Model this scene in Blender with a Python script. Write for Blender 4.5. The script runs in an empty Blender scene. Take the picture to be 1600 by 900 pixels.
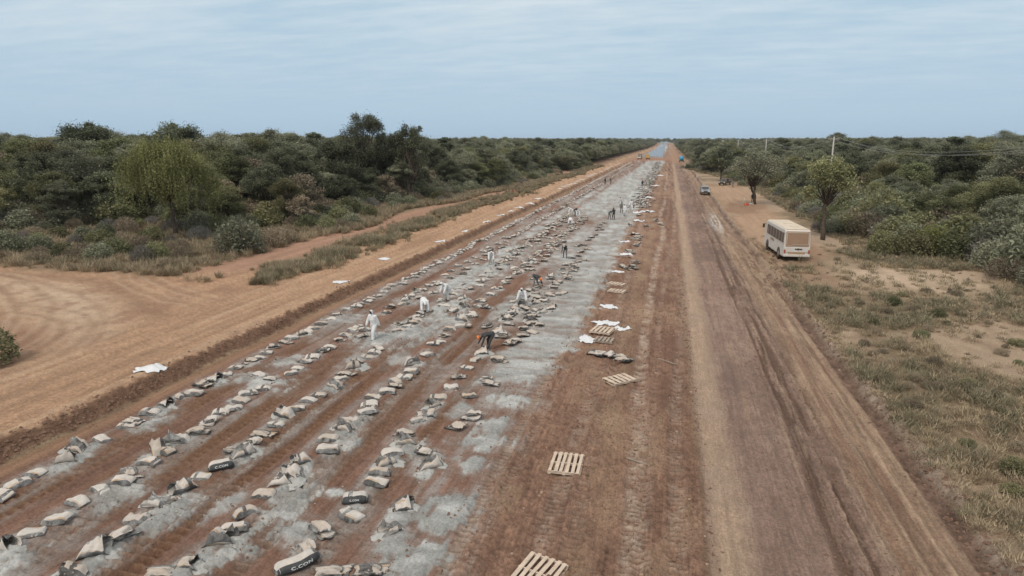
import bpy, bmesh, math, random
import numpy as np
from mathutils import Vector, Matrix, Euler

# ------------------------------------------------------------------ camera, sky, sun, exposure
sc = bpy.context.scene
COL = sc.collection
F, HZ, CAMH, VPX = 1000.0, 222.0, 11.0, 1047.0            # focal length and horizon row for a 1600 px wide frame
PITCH = math.atan((450 - HZ) / F)
YAW = math.atan((VPX - 800) / (F / math.cos(PITCH)))      # the road runs along +Y, the camera looks a little left of it
cam = bpy.data.cameras.new('camera'); cam_ob = bpy.data.objects.new('camera', cam); COL.objects.link(cam_ob)
cam.sensor_width = 36.0; cam.lens = 36.0 * F / 1600.0; cam.clip_start = 0.1; cam.clip_end = 30000
cam_ob.location = (0, 0, CAMH); cam_ob.rotation_euler = (math.pi / 2 - PITCH, 0, YAW)
sc.camera = cam_ob

SUN_EL, SUN_AZ = math.radians(52), math.radians(200)
world = bpy.data.worlds.new('World'); sc.world = world; world.use_nodes = True
nt = world.node_tree; nt.nodes.clear()
def wn(t, **k):
    n = nt.nodes.new(t)
    for a, b in k.items(): setattr(n, a, b)
    return n
wout = wn('ShaderNodeOutputWorld'); wbg = wn('ShaderNodeBackground')
sky = wn('ShaderNodeTexSky', sky_type='NISHITA', sun_disc=False, sun_elevation=SUN_EL, sun_rotation=SUN_AZ, air_density=1.0, dust_density=1.5, ozone_density=1.0)
tc = wn('ShaderNodeTexCoord'); sep = wn('ShaderNodeSeparateXYZ'); nt.links.new(tc.outputs['Generated'], sep.inputs[0])
def wmath(op, a, b=None, clamp=False):
    n = wn('ShaderNodeMath', operation=op, use_clamp=clamp)
    for i, v in enumerate((a, b)):
        if v is None: continue
        if hasattr(v, 'is_output'): nt.links.new(v, n.inputs[i])
        else: n.inputs[i].default_value = v
    return n.outputs[0]
zc = wmath('ADD', wmath('MAXIMUM', sep.outputs['Z'], 0.0), 0.07)
comb = wn('ShaderNodeCombineXYZ')
nt.links.new(wmath('DIVIDE', sep.outputs['X'], zc), comb.inputs[0]); nt.links.new(wmath('DIVIDE', sep.outputs['Y'], zc), comb.inputs[1])
def wnoise(scale, detail, rough, sx, sy, rz):
    m = wn('ShaderNodeMapping'); m.inputs['Scale'].default_value = (sx, sy, 1); m.inputs['Rotation'].default_value = (0, 0, rz)
    nt.links.new(comb.outputs[0], m.inputs[0])
    n = wn('ShaderNodeTexNoise'); n.inputs['Scale'].default_value = scale; n.inputs['Detail'].default_value = detail; n.inputs['Roughness'].default_value = rough
    nt.links.new(m.outputs[0], n.inputs['Vector']); return n.outputs['Fac']
n1 = wnoise(0.55, 4, 0.55, 1.0, 1.3, 0.25); n2 = wnoise(2.6, 7, 0.62, 0.75, 1.9, 0.15)
cl = wmath('MULTIPLY', wmath('ADD', wmath('MULTIPLY', n1, 0.55), wmath('MULTIPLY', n2, 0.5)), 1.0)
mr = wn('ShaderNodeMapRange'); mr.inputs['From Min'].default_value = 0.42; mr.inputs['From Max'].default_value = 0.66
nt.links.new(cl, mr.inputs[0])
el = wn('ShaderNodeMapRange'); el.inputs['From Min'].default_value = 0.02; el.inputs['From Max'].default_value = 0.24
nt.links.new(sep.outputs['Z'], el.inputs[0])                # broken cloud only shows above the far grey-blue layer
veil = wn('ShaderNodeMix', data_type='RGBA'); veil.inputs[6].default_value = (0.395, 0.535, 0.670, 1); veil.inputs[7].default_value = (0.440, 0.580, 0.680, 1)
nt.links.new(el.outputs[0], veil.inputs[0])
cmix = wn('ShaderNodeMix', data_type='RGBA'); cmix.inputs[7].default_value = (0.67, 0.735, 0.775, 1)
nt.links.new(veil.outputs[2], cmix.inputs[6]); nt.links.new(wmath('MULTIPLY', wmath('MULTIPLY', mr.outputs[0], el.outputs[0]), 0.95), cmix.inputs[0])
smul = wn('ShaderNodeMix', data_type='RGBA', blend_type='MULTIPLY'); smul.inputs[0].default_value = 1.0; smul.inputs[7].default_value = (0.1, 0.1, 0.1, 1)
nt.links.new(sky.outputs[0], smul.inputs[6])
zen = wn('ShaderNodeMapRange', interpolation_type='SMOOTHSTEP'); zen.inputs['From Min'].default_value = 0.22; zen.inputs['From Max'].default_value = 0.95; nt.links.new(sep.outputs['Z'], zen.inputs[0])
over = wn('ShaderNodeMix', data_type='RGBA'); over.inputs[7].default_value = (0.84, 0.81, 0.77, 1); nt.links.new(zen.outputs[0], over.inputs[0]); nt.links.new(cmix.outputs[2], over.inputs[6])
tot = wn('ShaderNodeMix', data_type='RGBA'); tot.inputs[0].default_value = 0.94
nt.links.new(smul.outputs[2], tot.inputs[6]); nt.links.new(over.outputs[2], tot.inputs[7])
nt.links.new(tot.outputs[2], wbg.inputs[0]); wbg.inputs[1].default_value = 1.0
nt.links.new(wbg.outputs[0], wout.inputs[0])

sun = bpy.data.lights.new('sun', 'SUN'); sun.energy = 1.5; sun.angle = math.radians(12); sun.color = (1.0, 0.92, 0.82)
sun_ob = bpy.data.objects.new('sun', sun); COL.objects.link(sun_ob)
sd = Vector((math.sin(SUN_AZ) * math.cos(SUN_EL), math.cos(SUN_AZ) * math.cos(SUN_EL), math.sin(SUN_EL)))
sun_ob.rotation_euler = (-sd).to_track_quat('-Z', 'Y').to_euler(); sun_ob.location = (0, -20, 60)
vs = sc.view_settings; vs.view_transform = 'Standard'; vs.look = 'None'; vs.gamma = 1.0; vs.use_curve_mapping = False; vs.exposure = 0.14
sc.render.engine = 'CYCLES'; sc.cycles.use_denoising = True; sc.cycles.max_bounces = 6; sc.cycles.diffuse_bounces = 3; sc.cycles.transparent_max_bounces = 6

rnd = random.Random(7); NR = np.random.default_rng(11)

# ------------------------------------------------------------------ helpers
def G(u, v, z=0.0):
    """pixel of the 1600x900 photograph -> point on the ground"""
    x = (u - 800) / F; y = -(v - 450) / F
    fw = math.cos(PITCH) + y * math.sin(PITCH); up = -math.sin(PITCH) + y * math.cos(PITCH)
    t = (z - CAMH) / up; cx, cy = x * t, fw * t
    c, s = math.cos(YAW), math.sin(YAW)
    return cx * c - cy * s, cx * s + cy * c
def smooth(a, b, x):
    t = np.clip((np.asarray(x, float) - a) / (b - a), 0, 1); return t * t * (3 - 2 * t)
def hash2(xi, yi, seed):
    h = (xi.astype(np.int64) * 374761393 + yi.astype(np.int64) * 668265263 + seed * 974711) & 0xffffffff
    h = ((h ^ (h >> 13)) * 1274126177) & 0xffffffff
    return ((h ^ (h >> 16)) & 0xffffff) / float(0xffffff)
def vn(x, y, seed=0):
    x = np.asarray(x, float); y = np.asarray(y, float)
    xi = np.floor(x); yi = np.floor(y); fx = x - xi; fy = y - yi
    fx = fx * fx * (3 - 2 * fx); fy = fy * fy * (3 - 2 * fy)
    a = hash2(xi, yi, seed); b = hash2(xi + 1, yi, seed); c = hash2(xi, yi + 1, seed); d = hash2(xi + 1, yi + 1, seed)
    return (a + (b - a) * fx) * (1 - fy) + (c + (d - c) * fx) * fy
def fbm(x, y, o=3, seed=0):
    r = 0; amp = 0.5; tot_ = 0
    for i in range(o):
        r = r + amp * vn(x, y, seed + i * 17); tot_ += amp; amp *= 0.5; x = np.asarray(x) * 2.03 + 3.1; y = np.asarray(y) * 2.03 + 1.7
    return r / tot_
def link(o, parent=None):
    COL.objects.link(o)
    if parent is not None: o.parent = parent
    return o
def tag(o, label=None, cat=None, group=None, kind=None):
    if label: o['label'] = label
    if cat: o['category'] = cat
    if group: o['group'] = group
    if kind: o['kind'] = kind
    return o
def empty(name, loc, rz=0.0):
    o = bpy.data.objects.new(name, None); o.location = loc; o.rotation_euler = (0, 0, rz); o.empty_display_size = 0.2
    return link(o)
def np_mesh(name, V, Fq, mats, smooth_=True, attrs=None, mi=None):
    """V (n,3); Fq (m,3) or (m,4) index array"""
    me = bpy.data.meshes.new(name); V = np.ascontiguousarray(V, np.float32); Fq = np.ascontiguousarray(Fq, np.int32)
    m, k = Fq.shape
    me.vertices.add(len(V)); me.vertices.foreach_set('co', V.ravel())
    me.loops.add(m * k); me.loops.foreach_set('vertex_index', Fq.ravel())
    me.polygons.add(m); me.polygons.foreach_set('loop_start', np.arange(0, m * k, k, dtype=np.int32))
    me.polygons.foreach_set('loop_total', np.full(m, k, np.int32))
    me.polygons.foreach_set('use_smooth', np.full(m, smooth_, bool))
    if mi is not None: me.polygons.foreach_set('material_index', np.ascontiguousarray(mi, np.int32))
    for nm, (ty, arr) in (attrs or {}).items():
        a = me.attributes.new(nm, ty, 'POINT'); key = {'FLOAT': 'value', 'FLOAT_VECTOR': 'vector', 'FLOAT_COLOR': 'color'}[ty]
        a.data.foreach_set(key, np.ascontiguousarray(arr, np.float32).ravel())
    for mt in (mats if isinstance(mats, (list, tuple)) else [mats]): me.materials.append(mt)
    me.update(calc_edges=True); return me
def mobj(name, me, parent=None, loc=None, rz=None):
    o = bpy.data.objects.new(name, me)
    if loc is not None: o.location = loc
    if rz is not None: o.rotation_euler = (0, 0, rz)
    return link(o, parent)
def bm_mesh(name, bm, mat, sm=False):
    me = bpy.data.meshes.new(name); bm.normal_update(); bm.to_mesh(me); bm.free()
    for mt in (mat if isinstance(mat, (list, tuple)) else [mat]): me.materials.append(mt)
    if sm: me.polygons.foreach_set('use_smooth', np.ones(len(me.polygons), bool))
    return me
def box_bm(bm, c, s, bev=0.0, rot=None, seg=2):
    r = bmesh.ops.create_cube(bm, size=1.0); vs_ = r['verts']
    M = Matrix.Translation(c) @ (rot.to_matrix().to_4x4() if rot else Matrix()) @ Matrix.Diagonal((*s, 1))
    bmesh.ops.transform(bm, matrix=M, verts=vs_)
    if bev > 0:
        es = list({e for v in vs_ for e in v.link_edges})
        bmesh.ops.bevel(bm, geom=es, offset=bev, segments=seg, affect='EDGES', profile=0.6)
    return bm
def box_me(name, c, s, mat, bev=0.0, rot=None, seg=2):
    return bm_mesh(name, box_bm(bmesh.new(), c, s, bev, rot, seg), mat)
def part(name, c, s, mat, parent, bev=0.0, rot=None, seg=2):
    return mobj(name, box_me(name, c, s, mat, bev, rot, seg), parent)
def cyl_me(name, p0, p1, r0, r1, mat, n=12, sm=True):
    bm = bmesh.new(); p0 = Vector(p0); p1 = Vector(p1); d = p1 - p0
    bmesh.ops.create_cone(bm, cap_ends=True, segments=n, radius1=r0, radius2=r1, depth=d.length,
                          matrix=Matrix.Translation((p0 + p1) / 2) @ d.to_track_quat('Z', 'Y').to_matrix().to_4x4())
    return bm_mesh(name, bm, mat, sm)
def tube_np(pts, rad, n=6):
    """closed tube along a polyline -> V, quads (caps collapsed)"""
    pts = np.asarray(pts, float); rad = np.asarray(rad, float); k = len(pts)
    tg = np.gradient(pts, axis=0); tg /= np.linalg.norm(tg, axis=1)[:, None] + 1e-9
    ref = np.array([0.31, 0.17, 0.93]); ref = ref if abs(tg[0] @ ref) < 0.9 else np.array([1.0, 0, 0])
    a = np.cross(tg, ref); a /= np.linalg.norm(a, axis=1)[:, None] + 1e-9; b = np.cross(tg, a)
    th = np.linspace(0, 2 * math.pi, n, endpoint=False)
    rings = pts[:, None, :] + rad[:, None, None] * (np.cos(th)[None, :, None] * a[:, None, :] + np.sin(th)[None, :, None] * b[:, None, :])
    V = np.concatenate([rings.reshape(-1, 3), pts[:1] - tg[:1] * rad[0] * 0.5, pts[-1:] + tg[-1:] * rad[-1] * 0.5])
    i = np.arange(k - 1)[:, None] * n; j = np.arange(n)[None, :]; j2 = (j + 1) % n
    Fq = np.stack([i + j, i + j2, i + n + j2, i + n + j], -1).reshape(-1, 4)
    c0 = k * n; c1 = k * n + 1; jj = np.arange(n); jn = (jj + 1) % n
    Fa = np.stack([jn, jj, np.full(n, c0), np.full(n, c0)], -1); Fb = np.stack([(k - 1) * n + jj, (k - 1) * n + jn, np.full(n, c1), np.full(n, c1)], -1)
    T = np.concatenate([Fq[:, [0, 1, 2]], Fq[:, [0, 2, 3]], Fa[:, :3], Fb[:, :3]])
    return V, T
class Acc:
    """collects triangle meshes (with optional per-vertex tone) into one"""
    def __init__(s): s.V = []; s.T = []; s.A = []; s.n = 0
    def add(s, V, T, tone=1.0):
        s.V.append(V); s.T.append(np.asarray(T) + s.n); s.n += len(V)
        s.A.append(np.full(len(V), tone) if np.isscalar(tone) else np.asarray(tone)); return s
    def mesh(s, name, mat, sm=True): return np_mesh(name, np.concatenate(s.V), np.concatenate(s.T), mat, sm, {'tone': ('FLOAT', np.concatenate(s.A))})

# ------------------------------------------------------------------ materials
class MT:
    def __init__(s, name, rough=0.9, spec=0.2):
        s.m = bpy.data.materials.new(name); s.m.use_nodes = True; s.t = s.m.node_tree
        s.b = s.t.nodes['Principled BSDF']; s.b.inputs['Roughness'].default_value = rough; s.b.inputs['Specular IOR Level'].default_value = spec
    def n(s, t, **k):
        x = s.t.nodes.new(t)
        for a, b in k.items(): setattr(x, a, b)
        return x
    def l(s, a, b): s.t.links.new(a, b)
    def math(s, op, a, b=0.0, clamp=False):
        x = s.n('ShaderNodeMath', operation=op, use_clamp=clamp)
        for i, v in enumerate((a, b)):
            if hasattr(v, 'is_output'): s.l(v, x.inputs[i])
            else: x.inputs[i].default_value = v
        return x.outputs[0]
    def mix(s, fac, a, b, blend='MIX'):
        x = s.n('ShaderNodeMix', data_type='RGBA', blend_type=blend)
        for i, v in ((0, fac), (6, a), (7, b)):
            if hasattr(v, 'is_output'): s.l(v, x.inputs[i])
            else: x.inputs[i].default_value = v if i == 0 else (*v, 1)
        return x.outputs[2]
    def noise(s, scale, detail=3, rough=0.55, vec=None, dist=0.0):
        x = s.n('ShaderNodeTexNoise'); x.inputs['Scale'].default_value = scale; x.inputs['Detail'].default_value = detail
        x.inputs['Roughness'].default_value = rough; x.inputs['Distortion'].default_value = dist
        if vec is not None: s.l(vec, x.inputs['Vector'])
        return x.outputs['Fac']
    def rng(s, v, a, b, c=0.0, d=1.0):
        x = s.n('ShaderNodeMapRange'); s.l(v, x.inputs[0])
        for i, q in enumerate((a, b, c, d)): x.inputs[i + 1].default_value = q
        return x.outputs[0]
    def attr(s, name, o='Fac'): return s.n('ShaderNodeAttribute', attribute_name=name).outputs[o]
    def obj(s): return s.n('ShaderNodeTexCoord').outputs['Object']
    def rand(s): return s.n('ShaderNodeObjectInfo').outputs['Random']
    def bump(s, h, st, dist=0.02):
        x = s.n('ShaderNodeBump'); x.inputs['Strength'].default_value = st; x.inputs['Distance'].default_value = dist
        s.l(h, x.inputs['Height']); s.l(x.outputs[0], s.b.inputs['Normal'])
    def color(s, c):
        if hasattr(c, 'is_output'): s.l(c, s.b.inputs['Base Color'])
        else: s.b.inputs['Base Color'].default_value = (*c, 1)
        return s
def simple(name, c, rough=0.8, spec=0.3, var=0.25, scale=3.0, dust=0.0, dustc=(0.36, 0.25, 0.17)):
    m = MT(name, rough, spec); o = m.obj(); f = m.rng(m.noise(scale, 4, 0.6, o), 0.3, 0.7, 1 - var, 1 + var)
    x = m.mix(1.0, c, (1, 1, 1), 'MULTIPLY')
    cc = m.n('ShaderNodeCombineColor'); [m.l(f, cc.inputs[i]) for i in range(3)]
    x = m.mix(1.0, x, cc.outputs[0], 'MULTIPLY')
    if dust > 0: x = m.mix(m.rng(m.noise(scale * 0.7, 5, 0.65, o), 0.35, 0.65, dust * 0.5, min(1, dust * 1.4)), x, dustc)
    m.color(x); return m.m

def leaf_mat(name, ca, cb, trans=0.25, sat_r=0.35):
    m = MT(name, 0.75, 0.15); r = m.rand(); tone = m.attr('tone')
    c = m.mix(r, ca, cb)
    v = m.math('MULTIPLY', tone, m.rng(m.math('FRACT', m.math('MULTIPLY', r, 7.31)), 0, 1, 1 - sat_r, 1 + sat_r))
    cc = m.n('ShaderNodeCombineColor'); [m.l(v, cc.inputs[i]) for i in range(3)]
    c = m.mix(1.0, c, cc.outputs[0], 'MULTIPLY'); m.color(c)
    tr = m.n('ShaderNodeBsdfTranslucent'); m.l(c, tr.inputs['Color']); mx = m.n('ShaderNodeMixShader'); mx.inputs[0].default_value = trans
    m.l(m.b.outputs[0], mx.inputs[1]); m.l(tr.outputs[0], mx.inputs[2]); m.l(mx.outputs[0], m.t.nodes['Material Output'].inputs[0])
    return m.m
M_LEAF_GREY = leaf_mat('leaf_grey_green', (0.270, 0.268, 0.190), (0.210, 0.220, 0.142))
M_LEAF_OLIVE = leaf_mat('leaf_olive', (0.258, 0.238, 0.128), (0.198, 0.210, 0.110))
M_LEAF_DARK = leaf_mat('leaf_dark', (0.168, 0.175, 0.112), (0.138, 0.150, 0.095))
M_LEAF_WILLOW = leaf_mat('leaf_willow', (0.270, 0.275, 0.120), (0.255, 0.262, 0.112), 0.35, 0.1)
M_LEAF_BRIGHT = leaf_mat('leaf_bright', (0.290, 0.290, 0.105), (0.220, 0.235, 0.095), 0.35)
M_TWIG_DRY = leaf_mat('twig_dry', (0.300, 0.240, 0.170), (0.255, 0.210, 0.150), 0.1)
M_TWIG_GREY = leaf_mat('twig_grey', (0.225, 0.205, 0.185), (0.195, 0.182, 0.160), 0.05)
M_GRASS = leaf_mat('grass_blades', (0.390, 0.310, 0.210), (0.340, 0.275, 0.185), 0.3, 0.1)
M_GRASS_GREEN = leaf_mat('grass_green', (0.265, 0.230, 0.150), (0.250, 0.225, 0.145), 0.3, 0.1)
M_BARK = simple('bark', (0.11, 0.085, 0.066), 0.95, 0.1, 0.35, 4.0)

def bag_material(name, paper, band, dustlo, dusthi):
    m = MT(name, 0.85, 0.15); st = m.n('ShaderNodeAttribute', attribute_name='st').outputs['Vector']
    sp = m.n('ShaderNodeSeparateXYZ'); m.l(st, sp.inputs[0]); s_, t_, side = sp.outputs
    r = m.rand(); o = m.obj()
    off = m.n('ShaderNodeVectorMath', operation='ADD'); m.l(o, off.inputs[0])
    cv = m.n('ShaderNodeCombineXYZ'); [m.l(m.math('MULTIPLY', r, 37.0 + 11 * i), cv.inputs[i]) for i in range(3)]; m.l(cv.outputs[0], off.inputs[1]); o = off.outputs[0]
    nz = m.noise(7.0, 4, 0.6, o)
    cc = m.mix(m.rng(nz, 0.3, 0.7, 0, 1), tuple(0.85 * q for q in paper), tuple(1.12 * q for q in paper))
    flip = m.math('SUBTRACT', m.math('MULTIPLY', m.math('GREATER_THAN', r, 0.5), 2.0), 1.0)
    tt = m.math('MULTIPLY', t_, flip)
    org = m.math('MULTIPLY', m.math('GREATER_THAN', tt, 0.50), m.math('LESS_THAN', m.math('ADD', tt, m.math('MULTIPLY', s_, 0.2)), 0.66))
    cc = m.mix(m.math('MULTIPLY', org, 0.75), cc, (0.42, 0.24, 0.09))
    blk = m.math('MAXIMUM', m.math('GREATER_THAN', tt, 0.70), m.math('GREATER_THAN', m.math('ABSOLUTE', s_), 0.95))
    blk = m.math('MAXIMUM', blk, m.math('MULTIPLY', m.math('LESS_THAN', tt, -0.80), m.math('GREATER_THAN', nz, 0.38)))
    r2 = m.math('FRACT', m.math('MULTIPLY', r, 13.7)); cs = m.rng(r2, 0, 1, -0.9, 0.9)
    blk = m.math('MAXIMUM', blk, m.math('MULTIPLY', m.math('LESS_THAN', m.math('ABSOLUTE', m.math('SUBTRACT', s_, cs)), 0.16), m.math('MULTIPLY', m.math('GREATER_THAN', m.math('FRACT', m.math('MULTIPLY', r, 3.3)), 0.30), m.math('GREATER_THAN', nz, 0.40))))
    cc = m.mix(m.math('MULTIPLY', blk, 0.93), cc, band)
    dn = m.rng(m.noise(4.0, 5, 0.65, o), 0.34, 0.66, dustlo, dusthi)
    dn = m.math('MULTIPLY', dn, m.rng(m.math('FRACT', m.math('MULTIPLY', r, 5.7)), 0, 1, 0.45, 1.15), True)
    cc = m.mix(dn, cc, (0.50, 0.49, 0.47)); m.color(cc)
    m.bump(m.noise(9.0, 5, 0.65, o), 0.8, 0.05); return m.m
M_BAG = bag_material('cement_bag_paper', (0.62, 0.55, 0.485), (0.026, 0.026, 0.029), 0.0, 0.60)
M_BAGDARK = bag_material('cement_bag_torn', (0.52, 0.435, 0.36), (0.022, 0.022, 0.024), 0.0, 0.60)
M_BAND = simple('bag_black_print', (0.022, 0.023, 0.026), 0.7, 0.3, 0.4, 9.0, 0.14, (0.3, 0.3, 0.29))
M_PRINT = simple('bag_white_print', (0.78, 0.77, 0.75), 0.8, 0.1, 0.1, 9.0, 0.08, (0.35, 0.34, 0.32))
M_POWDER = simple('cement_powder', (0.42, 0.415, 0.39), 0.95, 0.05, 0.15, 12.0)
M_PLASTIC = simple('white_plastic', (0.74, 0.75, 0.77), 0.45, 0.4, 0.06, 2.0, 0.12, (0.5, 0.42, 0.35))
M_WOOD = simple('pallet_wood', (0.60, 0.485, 0.385), 0.9, 0.1, 0.2, 5.0, 0.12)
M_WOODGREY = simple('pallet_wood_weathered', (0.33, 0.28, 0.235), 0.9, 0.1, 0.25, 5.0, 0.2)

# ------------------------------------------------------------------ where the bags lie (pixels on the photograph's ground)
# kinds: f full and flat, b full with a dark printed side, o torn open and spilling, c crumpled and empty
ROWS = [
 ('f0,775 f28,755 f56,739 o103,719 o122,701 f161,685 f198,663 c212,657 f233,644 o260,631 b288,617 f305,613 c320,600 o335,593 f352,584 f368,572 c391,563 f404,557 '
  'f416,550 c426,541 c447,533 f456,526 o470,521 f479,517 f489,512 b502,504 f517,497 f527,489 f542,482'),
 ('o10,853 f50,832 f93,810 f121,785 f158,765 f192,751 c206,738 f233,721 o247,703 b258,704 o279,687 c311,674 c328,658 f345,644 f365,636 b377,624 f388,614 f412,605 '
  'c425,592 f403,585 f455,582 f465,574 f477,563 f488,557 c503,547 f515,542 c531,530 b540,522 f552,514 f560,509 c566,523 f569,513 c610,478 f604,486 o633,467 f641,461 '
  'o652,455 f660,451 f671,444 f682,439 f695,428 f704,421 f715,413 f731,407 b742,400 f755,391 f764,385 f778,379 f789,370'),
 ('o115,893 o147,863 c192,837 b215,810 o248,787 c265,782 o288,763 f315,742 c370,703 o380,708 c395,692 c413,677 f432,662 o447,648 f463,637 f482,624 b498,616 '
  'o523,602 f532,590 c543,583 o552,572 c562,564 b573,557 f585,550 f592,543 f638,509 b644,503 b652,499 f653,493 c658,489 b689,468 f696,477 c704,482 f709,483 o721,464 '
  'b733,449 f749,444 f749,438 f760,435 b766,430'),
 ('c259,893 o295,881 o344,844 f366,827 b385,802 b413,772 o440,752 o458,738 o472,720 f512,702 b513,685 o537,668 f547,655 f575,642 f577,630 f583,618 f605,611 c617,602 '
  'b618,595 f632,587 f643,578 o643,567 f667,552 f677,535 f688,532 c692,523 b703,513 f720,507 o722,498 f737,488 o727,477 f747,477 b753,468 f767,457 b778,448 f790,438'),
 ('c477,857 c503,830 f550,802 f588,753 b593,737 o602,722 f613,707 o633,690 c630,678 b655,655 c667,647 o677,633 b685,618 f705,603 c717,587 f730,572 b743,560 o752,550 '
  'c522,893 c582,890'),
 ('o613,827 o628,793 c665,706 o673,727 c712,667 c738,652 b733,617 c780,562 c758,592 c767,598 b797,535 c807,532 c820,513 c840,507 c818,523 c825,488 f837,485 f810,478 '
  'f797,489 c803,483 o793,497 c840,470 f850,468 c860,458 b870,458 c860,434 b871,440 c880,427 c878,419 c885,412 c894,401 c903,398 c908,392 b919,387 c904,382 c913,381 '
  'c920,373 b928,368 c924,369 c931,365 c931,358 c935,353 c940,357 c944,346 c938,349'),
]
ROWNAME = ['first row by the berm', 'second row from berm', 'third row from berm', 'fourth row from berm', 'fifth row from berm', 'beside the wide cement strip']
def section(y): return 'near the lettered bags' if y < 20 else 'short of the white-suited walker' if y < 31 else 'near the bending workers' if y < 55 else 'past the bending workers'
BAGS = []                                   # (row, kind, x, y)
for ri, txt in enumerate(ROWS):
    for w in txt.split():
        u, v = w[1:].split(','); x, y = G(float(u), float(v) + 3); BAGS.append((ri, w[0], x, y))
def more(ri, y0, y1, x0, step, jx, kinds):
    y = y0
    while y < y1:
        BAGS.append((ri, rnd.choice(kinds), x0 + rnd.gauss(0, jx), y)); y += step * rnd.uniform(0.75, 1.25)
more(0, 38.6, 370, -20.35, 1.0, 0.16, 'fffbfo')
more(1, 72, 330, -17.5, 1.15, 0.25, 'fffbco')
more(2, 55, 100, -14.7, 0.95, 0.35, 'fbboc'); more(2, 56, 98, -14.2, 1.6, 0.3, 'fbc')
more(3, 52, 98, -12.2, 0.85, 0.35, 'fbocb'); more(3, 54, 96, -11.6, 1.5, 0.3, 'bc')
more(4, 35, 52, -9.5, 1.0, 0.35, 'ccob'); more(5, 33, 60, -7.9, 1.2, 0.5, 'cccob'); more(1, 40, 70, -17.0, 2.2, 0.4, 'cb'); more(2, 34, 55, -14.9, 1.7, 0.4, 'cfb'); more(3, 36, 54, -12.0, 1.9, 0.4, 'cfb')
SPILL = []                                  # x, y, rx, ry, amount, height
for ri, k, x, y in BAGS:
    if y > 60: continue
    q = rnd.random()
    if k == 'o': SPILL.append((x + rnd.uniform(-.1, .35), y + rnd.uniform(-.7, .3), rnd.uniform(.32, .55), rnd.uniform(.5, .95), 1.0, 0.05))
    elif q < 0.42: SPILL.append((x + rnd.uniform(-.25, .35), y + rnd.uniform(-.5, .5), rnd.uniform(.25, .45), rnd.uniform(.4, .9), rnd.uniform(.4, .85), 0.015))
for u, v, rx, ry, a in [(640, 880, 1.0, 1.1, 1), (700, 790, 1.0, .9, 1), (690, 815, 1.0, .7, 1), (740, 730, .85, .75, 1), (755, 690, 1.2, .8, .95), (770, 665, .8, .9, 1), (800, 625, 1.1, 1.1, 1),
                        (815, 590, 1.1, 1.2, 1), (470, 830, .8, .7, 1), (455, 800, .6, 1.4, .8), (240, 660, .7, .9, .8), (330, 592, .6, .9, .6), (420, 600, 1.2, 1.3, .9), (390, 590, 1.2, .8, .7),
                        (450, 565, 1.0, 1.1, .7), (350, 860, .8, 1.4, 1), (440, 790, .8, 1.8, .8), (20, 880, .8, 1.0, 1), (190, 770, .8, 1.5, .8), (270, 800, .7, 1.6, .9), (600, 530, 1.8, 2.2, 1), (640, 520, 2.0, 2.5, .9),
                        (700, 480, 1.5, 2.5, 1), (720, 445, 1.5, 4, 1), (690, 500, 1.5, 2, .8), (540, 500, 1.5, 2.0, .6), (640, 470, 1.2, 2, .6), (770, 420, 1.8, 4.5, 1), (800, 395, 2.0, 6, 1), (560, 560, .8, 1.6, .7),
                        (620, 560, 1.0, 1.3, .5), (545, 690, .5, .9, .8), (560, 660, .6, 1.0, .7), (350, 790, .5, 1.1, .6), (515, 770, .9, .45, .8), (690, 715, .9, .5, .7), (660, 655, .5, .4, .5)]:
    x, y = G(u, v); SPILL.append((x, y, rx * .85, ry * .85, a, 0.10 * a))

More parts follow.
